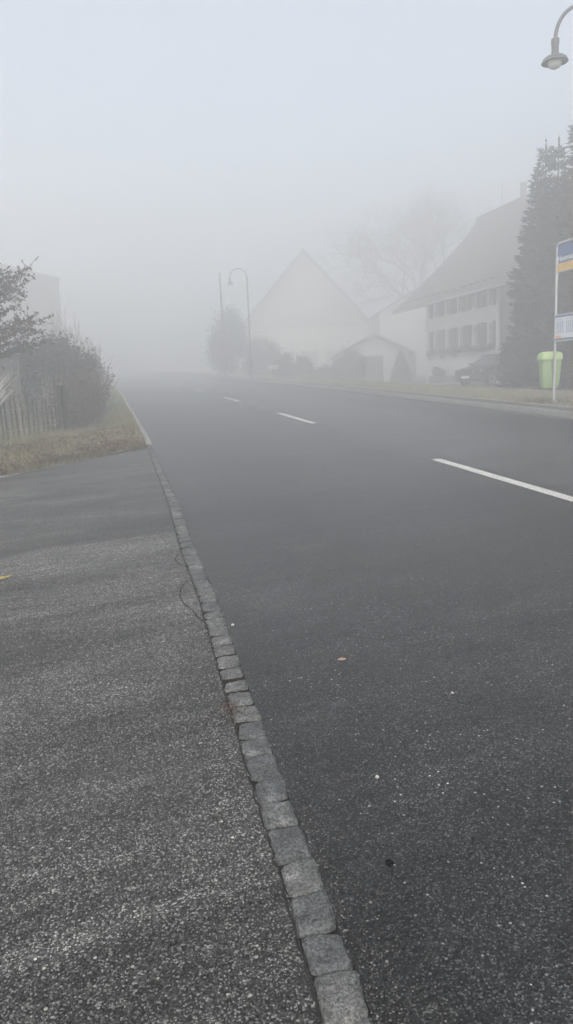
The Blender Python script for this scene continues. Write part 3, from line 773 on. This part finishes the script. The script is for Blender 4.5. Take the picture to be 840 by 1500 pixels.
def window(P, op, parent, depth=.13, shutters=True, box=False, sh=.48, curtain=True, du=None, nn=None):
    u0_, u1_, v0_, v1_ = op; wdt = u1_-u0_
    def bx(mb, ua, ub, va, vb, d0, d1):
        V = [P(u, v, d) for d in (d0, d1) for (u, v) in ((ua, va), (ub, va), (ub, vb), (ua, vb))]
        mb.add(V, [(0, 1, 2, 3), (7, 6, 5, 4), (0, 4, 5, 1), (1, 5, 6, 2), (2, 6, 7, 3), (3, 7, 4, 0)])
    mb = MB()
    for (a, b_, c_, d_) in ((u0_, u0_+.05, v0_, v1_), (u1_-.05, u1_, v0_, v1_), (u0_+.05, u1_-.05, v1_-.05, v1_), (u0_+.05, u1_-.05, v0_, v0_+.06), ((u0_+u1_)/2-.03, (u0_+u1_)/2+.03, v0_+.06, v1_-.05), (u0_+.05, (u0_+u1_)/2-.03, v0_+(v1_-v0_)*.62, v0_+(v1_-v0_)*.62+.03), ((u0_+u1_)/2+.03, u1_-.05, v0_+(v1_-v0_)*.62, v0_+(v1_-v0_)*.62+.03)):
        bx(mb, a, b_, c_, d_, depth-.05, depth+.01)
    fr = mb.build('window', M_frame, parent)
    mb = MB(); mb.add([P(u0_+.02, v0_+.02, depth), P(u1_-.02, v0_+.02, depth), P(u1_-.02, v1_-.02, depth), P(u0_+.02, v1_-.02, depth)], [(0, 1, 2, 3)]); mb.build('pane', M_glass, fr)
    if shutters:
        for a, b_ in ((u0_-sh-.01, u0_-.01), (u1_+.01, u1_+sh+.01)):
            mb = MB(); bx(mb, a, b_, v0_-.03, v1_+.03, -.055, -.015)
            k = v0_+.05
            while k < v1_-.05: bx(mb, a+.06, b_-.06, k, k+.04, -.07, -.056); k += .09
            mb.build('shutter', M_shutter, fr)
    if box:
        mb = MB(); bx(mb, u0_-sh*.8, u1_+sh*.8, v0_-.20, v0_-.04, -.30, -.08); mb.build('flower_box', M_darkwood, fr)
        c = np.zeros((240, 3)); 
        for i in range(240):
            uu_ = random.uniform(u0_-sh*.9, u1_+sh*.9); hang = random.random()**2*(.40 if abs(uu_-(u0_+u1_)/2-.2) < .25 else .22)
            q = P(uu_, v0_-.02+random.uniform(-.03, .16)-hang*1.2, random.uniform(-.36, -.10)); c[i] = q
        leaf_cloud(c, .055, M_evergreen, 'trailing_plants', fr)
    return fr

# ------------------------------------------------------------------ farmhouse (long side parallel to the road, x = 20)
FZ = .72
fh = empty('farmhouse', (0, 0, 0), label='white farmhouse under a huge steep brown roof, rows of dark shutters and flower boxes', cat='house')
YA, YB, YC = 36.0, 45.2, 20.0            # dwelling 36..45.2, barn 20..36
cent = [44.0-1.72*k for k in range(5)]
ops = []; U = lambda y: y-YA
low_ = [(U(c)-.34, U(c)+.34, 2.72-FZ, 3.98-FZ) for c in cent]; upp = [(U(c)-.34, U(c)+.34, 4.85-FZ, 5.78-FZ) for c in (cent[0], cent[1]+.1, cent[2]+.15, cent[3]+.05, cent[4])]
door = (U(40.4)-.45, U(40.4)+.45, .05, 1.72)
cellar = [(U(43.4)-.3, U(43.4)+.3, .5, .9)]
ops = low_+upp+cellar
wl, P_ = wall_open('wall', (20, YA, FZ), (0, 1, 0), YB-YA, 6.05-FZ, ops, M_render, fh, nrm=(-1, 0, 0))
for q in low_: window(P_, q, wl, box=True)
for q in upp: window(P_, q, wl)
for q in cellar: window(P_, q, wl, shutters=False)
# far gable wall and its peak, plinth, base
def prof(xr):  # roof height above x (flared at the eaves), ridge at x=25
    t = abs(xr-25)/6.2
    return 11.55 - 5.75*(t**.86) + .0*t
gx = np.linspace(20, 30, 11)
def gable_panel(y, flip):
    V = [(20, y, FZ)] + [(30, y, FZ)] + [(x, y, prof(x)-.18) for x in gx[::-1]]
    return V, [tuple(range(len(V)))]
mb = MB(); V, F = gable_panel(YB, 0); mb.add(V, F); mb.build('gable_wall', M_render, fh)
mb = MB(); mb.add(*[(lambda v, f: v)(*gable_panel(YC, 0)), gable_panel(YC, 0)[1]]); mb.add([(30, YC, FZ), (30, YB, FZ), (30, YB, 6), (30, YC, 6)], [(0, 1, 2, 3)]); mb.build('rear_wall', M_render2, fh)
mb = MB(); mb.box((19.985, (YA+YB)/2, FZ+.22), (.07, YB-YA, .62)); mb.build('plinth', M_concd, fh)
MB().box((19.93, YA+.12, 3.35), (.10, .26, 5.2)).build('corner_pilaster', M_render, fh); MB().box((19.94, YB-.08, 3.35), (.08, .18, 5.2)).build('corner_pilaster', M_render, fh)
# barn part
mb = MB(); mb.box((20.12, (YC+YA)/2-.01, 3.4), (.2, YA-YC-.04, 5.4))
for k in range(40): mb.box((20.005, YC+.2+k*.395, 3.4), (.03, .035, 5.3))
bw = mb.build('barn_wall', M_darkwood, fh)
mb = MB(); mb.box((19.97, 30.5, 2.2), (.05, 3.0, 3.0)); mb.build('barn_door', M_darkwood, bw)
# roof shell
ya, yb = YC-1.2, 47.2
xs_ = np.concatenate([np.linspace(18.45, 25, 13), np.linspace(25, 31.2, 13)[1:]])
outer = [(x, prof(x)) for x in xs_]; inner = [(x, prof(x)-.20) for x in xs_[::-1]]
def ring(y, sx=0): return [(x, y+ (1.0*(1-abs(x-25)/6.2) if y > 40 else 0), z) for x, z in outer+inner]
mb = MB(); mb.loft([ring(q) for q in np.linspace(ya, yb, 8)]); rf = mb.build('roof', M_roof, fh)
mb = MB(); mb.tube([(25, ya, 11.58), (25, yb+1.0, 11.58)], .12, 8); mb.build('ridge_tiles', M_roof, rf)
mb = MB(); mb.tube([(18.39, ya, prof(18.45)-.12), (18.39, yb, prof(18.45)-.12)], .07, 8); mb.build('gutter', M_steel, rf)
mb = MB(); mb.box((24.5, 41.6, 11.6), (.26, .26, 1.1)); mb.box((24.5, 41.6, 12.18), (.32, .32, .07)); mb.build('chimney', M_concd, rf)
mb = MB(); mb.tube([(23.3, 41.9, 10.0), (23.3, 41.9, 12.5)], .018, 5); mb.tube([(23.3, 41.5, 12.3), (23.3, 42.3, 12.3)], .01, 4); mb.build('antenna', M_steel, rf)
# rafters feet under the eaves
for k in range(36): MB().box((19.35, ya+.4+k*.78, prof(19.35)-.30), (1.2, .10, .12), rx=0).build('rafter', M_darkwood, rf)

# planter beside the farmhouse wall
pl = empty('planter', (19.3, 42.3, float(H(19.3, 42.3))), label='dark wooden planter box with a clipped bush against the farmhouse wall', cat='planter')
mb = MB(); mb.box((0, 0, .2), (.5, 1.4, .42), taper=1.06); mb.build('trough', M_darkwood, pl, bevel=.02)
p = clumpy(700, (.32, .75, .32), 20, .3); p[:, 2] += .62; leaf_cloud(p, .07, M_evergreen, 'foliage', pl)

# ------------------------------------------------------------------ parked car
def make_car():
    root = empty('parked_car', (0, 0, 0), label='dark estate car parked in the yard before the white farmhouse', cat='car')
    def sec(x, zb, zt, hw, tuck=.9):   # cross section of the lower body
        return [(x, -hw*.86, zb), (x, -hw*.98, zb+.10), (x, -hw, zb+(zt-zb)*.55), (x, -hw*.97, zt-.05), (x, -hw*tuck, zt), (x, 0, zt+.02), (x, hw*tuck, zt), (x, hw*.97, zt-.05), (x, hw, zb+(zt-zb)*.55), (x, hw*.98, zb+.10), (x, hw*.86, zb)]
    mb = MB(); st = [(-2.15, .38, .60, .68), (-2.08, .26, .74, .78), (-1.75, .22, .80, .84), (-1.25, .22, .90, .87), (-.9, .22, .96, .88), (0, .21, .97, .88), (1.0, .21, .98, .88), (1.7, .23, .98, .87), (2.05, .28, .96, .83), (2.14, .40, .86, .78)]
    mb.loft([sec(*q) for q in st]); body = mb.build('body', M_carpaint, root, True)
    def cab(x, z0, z1, h0, h1): return [(x, -h0, z0), (x, -h1, z1), (x, -h1*.6, z1+.03), (x, h1*.6, z1+.03), (x, h1, z1), (x, h0, z0)]
    mb = MB(); mb.loft([cab(-1.0, .93, .95, .80, .78), cab(-.35, .95, 1.40, .82, .62), cab(.4, .95, 1.46, .83, .63), (cab(1.5, .95, 1.42, .82, .61)), cab(2.0, .94, 1.02, .80, .74)]); mb.build('windows', M_glass, body)
    mb = MB(); mb.loft([cab(-.42, 1.395, 1.41, .63, .60), cab(.4, 1.445, 1.475, .64, .61), cab(1.55, 1.41, 1.43, .62, .58)]); mb.build('roof_panel', M_carpaint, body, True)
    for s in (-1, 1):
        for a, b_ in (((-1.0, .81, .95), (-.36, .635, 1.41)), ((.38, .84, .96), (.40, .645, 1.45)), ((1.2, .84, .96), (1.3, .635, 1.42)), ((2.0, .80, .96), (1.52, .625, 1.42))):
            MB().tube([(a[0], a[1]*s, a[2]), (b_[0], b_[1]*s, b_[2])], .028, 6).build('pillar', M_carpaint, body)
        mb = MB(); mb.box((-.85, s*.96, 1.02), (.12, .16, .11)); mb.build('wing_mirror', M_carpaint, body, bevel=.02)
        mb = MB(); mb.loft([[(-2.13+.02, s*.42, .60), (-2.10, s*.42, .70), (-1.90, s*.80, .76), (-1.98, s*.80, .64)], [(-2.16, s*.42, .60), (-2.13, s*.42, .70), (-1.93, s*.83, .76), (-2.01, s*.83, .64)]]); mb.build('headlight', M_lens, body)
        for x in (-1.35, 1.32):
            wh = MB(); R0 = .315
            wh.loft([[(x+q*math.cos(a), s*yy_, .315+q*math.sin(a)) for a in np.linspace(0, 2*math.pi, 24, endpoint=False)] for q, yy_ in ((.20, .70), (.30, .70), (R0, .73), (R0, .86), (.30, .89), (.20, .89))]); wob = wh.build('wheel', M_tyre, root, True)
            rm = MB()
            for k in range(5): rm.box((x+.10*math.cos(6.283*k/5), s*.893, .315+.10*math.sin(6.283*k/5)), (.05, .02, .05))
            rm.loft([[(x+q*math.cos(a), s*yy_, .315+q*math.sin(a)) for a in np.linspace(0, 2*math.pi, 20, endpoint=False)] for q, yy_ in ((.20, .885), (.195, .895), (.06, .88))]); rm.build('rim', M_rim, wob, True)
    mb = MB(); mb.box((-2.165, 0, .42), (.02, .50, .11)); mb.build('number_plate', M_plate, body)
    MB().box((-2.13, 0, .62), (.04, .80, .10)).build('grille', M_tyre, body); MB().box((-2.12, 0, .34), (.05, 1.1, .08)).build('bumper_grille', M_tyre, body)
    return root
car = make_car(); cx0, cy0 = 17.25, 31.2
car.location = (cx0, cy0, float(H(cx0, cy0))+.03); car.rotation_euler = (0, 0, R_(18)); car.scale = (.95, .95, .95)

# ------------------------------------------------------------------ spruces behind the bus stop
sp = [(14.3, 23.4, 8.15, 1.0), (14.95, 24.0, 9.05, 1.25), (14.35, 22.3, 8.6, 1.1), (14.6, 21.7, 9.05, 1.25), (14.6, 20.2, 10.2, 1.7), (15.0, 18.6, 11.2, 1.9), (15.6, 16.8, 12.2, 2.0)]
sl = ['leftmost and lowest of the dark spruces behind the bus stop', 'tall spruce at the back of the row, second peak from the left', 'spruce with the third peak from the left in the row behind the bus stop', 'spruce whose peak rises straight above the bus stop pole', 'spruce at the right edge of the photo behind the timetable panel', 'high spruce beyond the timetable at the right margin', 'highest spruce, nearest the road end of the row']
protos = []
for i, (x, y, top, rad) in enumerate(sp):
    z = float(H(x, y)); h = top - z
    e = empty('spruce_tree', (x, y, z), label=sl[i], cat='spruce', group='row of spruces behind the bus stop')
    if i < 4: spruce_mesh(h, rad, 40+i, M_spruce, e, dens=1.15); protos.append((e, h))
    else:
        src, h0 = protos[i % 4]
        for ch in src.children: c_ = ch.copy(); C.objects.link(c_); c_.parent = e
        e.scale = (rad/sp[i % 4][3], rad/sp[i % 4][3], h/h0); e.rotation_euler = (0, 0, 1.7*i)
bush('yew_bush', 14.5, 24.5, float(H(14.5, 24.5)), (.8, 1.0, 1.0), 6500, .05, M_yew, 'dark rounded yew bush at the foot of the leftmost spruce', group=None, k=50)
bush('yew_bush', 17.3, 29.4, float(H(17.3, 29.4)), (.9, 1.2, 1.35), 7000, .06, M_yew, 'tall dark bush between the parked car and the spruces', k=60)

# ------------------------------------------------------------------ farther buildings on the right
# gabled garage
def simple_gable_house(name, x, y, z, wd, dp, he, hr, rz, label, wall_m, roof_m, over=.5, ops_front=(), gable_m=None, shut=True, thick=.18, front_door=None, doors_m=None):
    root = empty(name, (x, y, z), rz, label=label, cat='garage' if 'garage' in name else 'house')
    hw = wd/2
    wl_, P2 = wall_open('wall', (-hw, 0, 0), (1, 0, 0), wd, he, list(ops_front)+([front_door] if front_door else []), wall_m, root, nrm=(0, -1, 0))
    MB().add([(-hw, 0, he), (hw, 0, he), (0, 0, hr)], [(0, 1, 2)]).build('gable', gable_m or wall_m, root); MB().add([(-hw, dp, he), (hw, dp, he), (0, dp, hr)], [(2, 1, 0)]).build('gable', gable_m or wall_m, root)
    MB().add([(-hw, 0, 0), (-hw, dp, 0), (-hw, dp, he), (-hw, 0, he)], [(3, 2, 1, 0)]).build('side_wall', wall_m, root); MB().add([(hw, 0, 0), (hw, dp, 0), (hw, dp, he), (hw, 0, he)], [(0, 1, 2, 3)]).build('side_wall', wall_m, root); MB().add([(-hw, dp, 0), (hw, dp, 0), (hw, dp, he), (-hw, dp, he)], [(0, 1, 2, 3)]).build('rear_wall', wall_m, root)
    sl_ = (hr-he)/hw; xo = hw+over; zo = he-over*sl_
    prof_ = [(-xo, zo), (0, hr), (xo, zo), (xo, zo+thick), (0, hr+thick*1.3), (-xo, zo+thick)]
    mb = MB(); mb.loft([[(px_, -over, pz+.02) for px_, pz in prof_], [(px_, dp+over, pz+.02) for px_, pz in prof_]]); mb.build('roof', roof_m, root)
    for q in ops_front: window(P2, q, wl_, shutters=shut, sh=.35)
    if front_door:
        mb = MB(); a, b_, c_, d_ = front_door
        k = c_
        while k < d_-.05: mb.box(((a+b_)/2, .12, k+.11), (b_-a, .04, .205)); k += .22
        mb.build('garage_door' if 'garage' in name else 'door', doors_m, wl_)
    return root
g = simple_gable_house('garage', 19.2, 53.0, .95, 4.9, 6, 2.15, 3.35, R_(-14), 'small pale garage with a low gabled roof and a grey door', M_render2, M_roof2, .45, front_door=(1.0, 3.1, .02, 1.95), doors_m=M_concd)
simple_gable_house('farmhouse', 19.9, 75.5, 2.0, 13.4, 18, 4.6, 12.0, R_(-13), 'huge steep gabled farmhouse fading into the fog beyond the far lamp', M_cream, M_roof, 1.3, ops_front=[(1.6, 2.5, 1.0, 2.3), (4.2, 5.1, 1.0, 2.3), (6.6, 7.5, 1.0, 2.3), (9.2, 10.1, 1.0, 2.3), (11.2, 12.0, 1.0, 2.3)], gable_m=M_gablewood)
simple_gable_house('house', 25.4, 60.3, 1.3, 5.8, 9, 5.3, 6.9, R_(-13), 'pale rendered house half hidden left of the big farmhouse roof', M_render2, M_roof2, .3, ops_front=[(1.2, 2.0, 1.2, 2.4), (3.8, 4.6, 3.6, 4.7)], shut=False)
# double white board by the far lamp
root = empty('notice_board', (10.15, 46.9, float(H(10.15, 46.9))), R_(-12), label='small white double notice board on two posts beside the far street lamp', cat='notice board')
mb = MB(); mb.box((-.16, 0, .58), (.29, .03, .28)); mb.build('panel', M_render2, root); mb = MB(); mb.box((.16, 0, .58), (.29, .03, .28)); mb.build('panel', M_render2, root)
mb = MB(); mb.tube([(-.3, .03, 0), (-.3, .03, .74)], .02, 6); mb.build('post', M_steel, root); mb = MB(); mb.tube([(.3, .03, 0), (.3, .03, .74)], .02, 6); mb.build('post', M_steel, root)

# ------------------------------------------------------------------ trees and bushes on the right, far
bare_tree('bare_tree', 28.7, 66, 1.9, 17.6, 'tall bare spreading tree in the fog behind the white farmhouse', 11, depth=6, r0_=.30, minr=.009, kids=3, spread=.68, up_=.05)
bush('tall_bush', 9.3, 58.8, float(H(9.3, 58.8)), (1.7, 1.8, 2.8), 22000, .07, M_evergreen, 'tall rounded bush left of the far street lamp, big and pale in fog', k=70)
bush('tall_bush', 11.6, 58.2, float(H(11.6, 58.2)), (1.5, 1.5, 1.8), 14000, .07, M_evergreen, 'lower rounded bush right behind the far street lamp', k=50)
bush('clipped_bush', 11.75, 50.6, float(H(11.75, 50.6)), (.75, .8, .95), 4000, .08, M_yew, 'dark clipped bush just right of the white notice board', k=40)
bush('clipped_bush', 13.1, 50.6, float(H(13.1, 50.6)), (.75, .8, 1.0), 4000, .08, M_yew, 'second dark clipped bush, joined to the one beside the notice board', k=40)
bush('round_bush', 15.5, 47.8, float(H(15.5, 47.8)), (1.15, 1.2, 1.35), 12000, .06, M_evergreen, 'broad round bush in front of the garage, left of its door', k=50)
bush('round_bush', 14.3, 49.5, float(H(14.3, 49.5)), (.8, .8, .8), 3500, .09, M_evergreen, 'small faint bush between the clipped bushes and the broad round one', k=40)
def cone_conifer(x, y, h, rad, n, label):
    e = empty('conifer', (x, y, float(H(x, y))), label=label, cat='conifer')
    f = rng.uniform(0, 1, n)**.8; a = rng.uniform(0, 6.28, n); R = rad*(1-f)**.8*(rng.uniform(.35, 1.05, n)**.5)*(1+.16*np.sin(a*5+f*17))+.02
    leaf_cloud(np.stack([R*np.cos(a), R*np.sin(a), .05+h*f], -1), .05, M_yew, 'foliage', e)
    MB().tube([(0, 0, -.1), (0, 0, h*.9)], [.05, .01], 6).build('trunk', M_bark, e)
cone_conifer(18.3, 45.6, 2.1, .75, 5000, 'small cone-shaped conifer between the garage and the white farmhouse')
cone_conifer(19.0, 46.9, 1.7, .6, 4000, 'narrow conifer close to the corner of the white farmhouse')

# ------------------------------------------------------------------ left side
def VZ(x, y): return G(x, y)+.045
# picket (paling) fence
fz = lambda x, y: float(G(x, y))+.03
fence = empty('paling_fence', (-.95, 14.6, fz(-.95, 14.6)), label='low weathered paling fence round the garden, beside the verge', cat='fence')
fo = Vector(fence.location); r = random.Random(12); line = []
for k in range(28):
    t = k/27; line.append((-.95-2.0*t, 14.6-2.9*t))
for k in range(1, 46): line.append((-.95+.25*k/45+.05, 14.6+.12*k))
for i, (x, y) in enumerate(line):
    h = r.uniform(.70, .86); mb = MB(); lx, ly = r.uniform(-.03, .03), r.uniform(-.03, .03); wd = r.uniform(.015, .023)
    z = fz(x, y)
    mb.tube([(0, 0, -.05), (lx*.5, ly*.5, h*.5), (lx, ly, h-.05), (lx, ly, h)], [wd, wd*.95, wd*.85, wd*.3], 5)
    p_ = mb.build('picket', M_fence, fence); p_.location = (x-fo.x, y-fo.y, z-fo.z)
for zz in (.22, .58):
    mb = MB(); mb.tube([(x-fo.x, y-fo.y-.03, fz(x, y)-fo.z+zz) for x, y in line], .004, 4); mb.build('wire', M_wire, fence)
for (x, y) in ((-.95, 14.52), (-.86, 14.62), (-2.2, 12.75)):
    mb = MB(); mb.tube([(x-fo.x, y-fo.y, fz(x, y)-fo.z-.1), (x-fo.x, y-fo.y, fz(x, y)-fo.z+.92)], .05, 7); mb.build('post', M_fence, fence)

# verge grasses, dead leaves
def vpts(n, smax, tmax, smin=0.05, tmin=.05, tp=1.0, sp_=1.0):
    s = smin+rng.uniform(0, 1, n)**sp_*(smax-smin); t = tmin+rng.uniform(0, 1, n)**tp*(tmax-tmin); x, y = verge_xy(s, t); return x, y, G(x, y)+verge_h(x, y, s, t)-.005
x, y, z = vpts(42000, 4.5, 9, tmin=-.03, tp=1.4)
keep = (nz(x, y, 2.1, 5)+.7*nz(x, y, 6.1, 6) > -.35); x, y, z = x[keep], y[keep], z[keep]
blades('dry_grass', x, y, z, .11*(1+.6*nz(x, y, 3.1, 9)), .0055, M_grass, 1.5, 'matted dry yellow grass along the verge', 'grass')
x, y, z = vpts(40000, 4.5, 34, tmin=.7, tp=1.6); keep = (nz(x, y, 1.3, 8) > -.3) | (y > 15)
blades('green_grass', x[keep], y[keep], z[keep], .10, .005, M_green, .9, 'green grass on the verge running up beside the kerb', 'grass')
x, y, z = vpts(5000, 4.5, 7, tp=1.3); keep = nz(x, y, 4.3, 11) > .25
blades('straw_tufts', x[keep], y[keep], z[keep], .24, .006, M_straw, 1.7, 'pale straw tufts flopped over the verge grass', 'straw')
x, y, z = vpts(26000, 6.0, 3.2, tp=1.7)
leaf_cloud(np.stack([x, y, z+.012+rng.uniform(0, .06, len(x))], -1), .042, M_litter, 'leaf_litter', None, 1.5)
tag(bpy.data.objects['leaf_litter'], 'brown dead leaves strewn along the driveway edge', 'leaf litter', kind='stuff')
x = rng.uniform(-9, -.8, 14000); y = rng.uniform(13, 30, 14000); keep = (y > 12.6+ (x+2.2)*1.4)
blades('garden_lawn', x[keep], y[keep], (G(x, y)+.03)[keep], .11, .006, M_green, .7, 'pale green garden lawn behind the paling fence', 'lawn')
# small bits of litter on the verge
pebble('pebble', .18, 14.2, .03, M_peb, 'pale stone lying in the grass near the kerb', 'pebble', seed=9, dz=.05)
# moss tuft by a sett
p = np.stack([rng.normal(.355, .018, 160), rng.normal(2.64, .05, 160), float(G(.36, 2.64))+.008+rng.uniform(0, .01, 160)], -1)
leaf_cloud(p, .006, M_moss, 'moss_tuft', None, 1.6); tag(bpy.data.objects['moss_tuft'], 'reddish dry moss tuft caught beside the setts', 'moss')

# twiggy shrubs along the fence
def twig_shrub(name, x, y, h, spread, n, label, seed, mat=M_redtwig, leafm=None, nl=0, group=None, base=.25):
    z = float(G(x, y))+.03; root = empty(name, (x, y, z), label=label, cat='shrub', group=group); rnd = random.Random(seed); mb = MB(); tips = []
    for k in range(n):
        a = rnd.uniform(0, 6.28); q = rnd.uniform(0, spread); b0 = Vector((math.cos(a)*base*rnd.random(), math.sin(a)*base*rnd.random(), 0)); hh = h*rnd.choice([rnd.uniform(.4, .8), rnd.uniform(.6, 1.0), rnd.uniform(.9, 1.3)])
        pts = [b0]
        for i in range(1, 5):
            t = i/4; pts.append(Vector((b0.x+math.cos(a)*q*t**1.3+rnd.uniform(-.03, .03), b0.y+math.sin(a)*q*t**1.3+rnd.uniform(-.03, .03), hh*t)))
        mb.tube(pts, [.007, .006, .005, .004, .002], 3, cap=False); 
        for _ in range(4):
            i = rnd.randint(1, 3); d = Vector((rnd.uniform(-1, 1), rnd.uniform(-1, 1), rnd.uniform(.3, 1.2))).normalized(); L = hh*rnd.uniform(.12, .3)
            mb.tube([pts[i], pts[i]+d*L*.5, pts[i]+d*L], [.004, .003, .0015], 3, cap=False); tips += [pts[i]+d*L*rnd.uniform(.3, 1) for _ in range(4)]
        tips += [pts[i].lerp(pts[i+1], rnd.random()) for i in range(1, 4) for _ in range(2)]
    mb.build('twigs', mat, root)
    if leafm is not None:
        idx = rng.integers(0, len(tips), nl); c = np.array([tuple(t) for t in tips])[idx]+rng.normal(0, .03, (nl, 3)); leaf_cloud(c, .03, leafm, 'leaves', root)
    return root
twig_shrub('twig_shrub', -.75, 14.9, .85, .55, 70, 'brown twiggy shrub at the fence corner, nearest the verge', 1, M_twig, M_frost, 250)
twig_shrub('twig_shrub', -.55, 16.2, .95, .55, 80, 'dense reddish twig shrub in the middle of the fence run', 2, M_redtwig, M_frost, 700)
twig_shrub('twig_shrub', -.45, 17.8, 1.15, .5, 80, 'taller reddish shrub with upright shoots beside the grass verge', 3, M_redtwig, M_frost, 250)
twig_shrub('twig_shrub', -.35, 19.8, 1.35, .45, 60, 'thin upright shoots at the far end of the fence shrubs', 4, M_redtwig, M_frost, 250)
twig_shrub('twig_shrub', -.95, 17.4, 1.3, .6, 90, 'brown dense shrub behind the fence before the dark evergreen', 5, M_redtwig, M_frost, 1300)
twig_shrub('frosted_plant', -1.12, 15.6, 1.05, .35, 26, 'pale frosted perennial stalks just behind the fence corner', 6, M_pale, M_frost, 350, base=.3)
twig_shrub('frosted_plant', -1.75, 15.3, 1.25, .4, 14, 'pale upright frosted stalks behind the fence pickets', 7, M_straw, M_frost, 120, base=.3)
# tall ornamental grass at the left edge
root = empty('ornamental_grass', (-1.95, 11.7, float(G(-1.95, 11.7))), label='tall straw-coloured ornamental grass arching in from the left edge', cat='ornamental grass')
n = 420; bx_ = rng.normal(0, .14, n); by_ = rng.normal(0, .14, n)
blades('blade', bx_, by_, np.zeros(n), .85, .004, M_grass, 1.1, parent=root, seg=5, droop=1.0).name = 'blades'
mb = MB(); rnd = random.Random(2)
for k in range(14):
    a = rnd.uniform(-1.2, .9); L = rnd.uniform(.35, .75); h = rnd.uniform(1.1, 1.55)
    pts = [(L*math.cos(a)*t**1.7, L*math.sin(a)*t**1.7, h*(t-.12*t**4)) for t in np.linspace(0, 1, 7)]
    mb.tube(pts, [.003]*3+[.003, .006, .008, .002], 5, cap=False)
mb.build('plumes', M_pale, root)
# evergreen mass and other garden bushes
bush('evergreen_bush', -1.75, 20.9, float(G(-1.75, 20.9)), (.80, .95, 1.15), 15000, .045, M_evergreen, 'big dark evergreen bush behind the paling fence', k=90, tight=.24)
bush('evergreen_bush', -1.02, 21.0, float(G(-1.02, 21.0)), (.62, .9, 1.08), 12000, .045, M_evergreen, 'smaller evergreen bush to the right of the big dark one', k=50)
bush('evergreen_bush', -3.0, 20.2, float(G(-3.0, 20.2)), (.9, .9, .85), 8000, .05, M_evergreen, 'low evergreen bush at the left edge under the fruit tree', k=50)
bush('hedge_bush', -.85, 33.5, float(G(-.85, 33.5)), (.75, 1.5, .95), 6000, .07, M_redtwig, 'faint brownish hedge bush further up the road on the left', k=50)
for i, (x, y, h, lb) in enumerate([(-1.7, 33, 3.6, 'bare slender sapling beyond the evergreen bush, left of the road'), (-1.0, 34, 3.0, 'second bare sapling further up, closer to the road'), (-2.1, 36, 4.4, 'tallest bare sapling in front of the faint grey house'), (-.9, 40, 3.2, 'farthest bare sapling, almost lost in the fog on the left')]):
    bare_tree('sapling', x, y, float(G(x, y)), h, lb, 60+i, depth=3, r0_=.045, minr=.005, kids=3, spread=.35, up_=.5, trunk_frac=.2)
# frosted fruit tree at the left edge
root = empty('fruit_tree', (-2.35, 14.6, float(G(-2.35, 14.6))), label='frosted fruit tree with dead leaves reaching in from the left edge', cat='tree')
mb = MB(); mb.tube([(0, 0, -.1), (.03, 0, .9), (0, 0, 1.5)], [.09, .07, .06], 8); mb.build('trunk', M_bark, root, True)
rnd = random.Random(21); mb = MB(); tips = []
for k in range(64):
    a = rnd.uniform(0, 6.28); z0_ = rnd.uniform(1.2, 2.7); R1 = rnd.uniform(.85, 1.3)*(1.15-.22*(z0_-1.2)); 
    pts = [Vector((math.cos(a)*R1*t+rnd.uniform(-.04, .04), math.sin(a)*R1*t+rnd.uniform(-.04, .04), z0_+R1*(.55*t-.18*t*t)+rnd.uniform(-.03, .03))) for t in np.linspace(0, 1, 7)]
    mb.tube(pts, [.022, .018, .014, .011, .008, .006, .003], 4, cap=False)
    for i in range(1, 7):
        for _ in range(4):
            d = Vector((rnd.uniform(-1, 1)+.6*math.cos(a), rnd.uniform(-1, 1)+.6*math.sin(a), rnd.uniform(-.2, .9))).normalized()*rnd.uniform(.12, .34)
            q = pts[i]; mb.tube([q, q+d*.5+Vector((0, 0, .01)), q+d], [.006, .004, .002], 3, cap=False); tips += [q+d*t for t in (.3, .5, .7, .85, 1)]
mb.tube([(0, 0, 1.4), (.02, .02, 2.2), (-.02, 0, 3.0), (.0, 0, 3.35)], [.06, .045, .025, .008], 6)
mb.build('branches', M_bark, root)
idx = rng.integers(0, len(tips), 12000); c = np.array([tuple(t) for t in tips])[idx]+rng.normal(0, .016, (12000, 3)); leaf_cloud(c, .026, M_frost, 'leaves', root)
# dark board fence behind the fruit tree
root = empty('board_fence', (-2.0, 18.2, float(G(-2.0, 18.2))), R_(8), label='tall dark board fence with a pale capping at the left edge', cat='fence')
mb = MB()
for k in range(34): mb.box((-.08-.16*k, 0, .80), (.145, .025, 1.6))
mb.build('boards', M_boards, root)
mb = MB(); mb.box((-2.7, 0, 1.63), (5.5, .10, .05)); mb.build('capping', M_conc, root)
mb = MB()
for k in range(4): mb.box((-.1-1.8*k, .06, .75), (.09, .09, 1.7))
mb.build('rails', M_boards, root)
# faint grey house far left
simple_gable_house('house', -8.8, 60.0, 1.8, 11.2, 9, 7.7, 9.0, R_(6), 'faint tall grey house in the fog on the left side', M_boards, M_roof2, .1, ops_front=[(1.5, 2.3, 1.2, 2.5), (4.4, 5.2, 1.2, 2.5), (1.5, 2.3, 4, 5.2), (4.4, 5.2, 4, 5.2)], shut=False)

# ------------------------------------------------------------------ fog
m = bpy.data.materials.new('haze'); m.use_nodes = True; t = m.node_tree; t.nodes.clear()
out = t.nodes.new('ShaderNodeOutputMaterial'); pv = t.nodes.new('ShaderNodeVolumePrincipled')
pv.inputs['Color'].default_value = (.979, .9905, 1.0, 1); pv.inputs['Density'].default_value = HAZE_DENSITY; pv.inputs['Anisotropy'].default_value = .42
t.links.new(pv.outputs[0], out.inputs['Volume'])
mb = MB(); zb, zt = -4.2, 18.2
mb.box((0, 0, (zb+zt)/2), (640, 640, zt-zb)); hz = mb.build('haze', m); tag(hz, 'thick pale fog over road, gardens and houses', 'fog', kind='stuff')
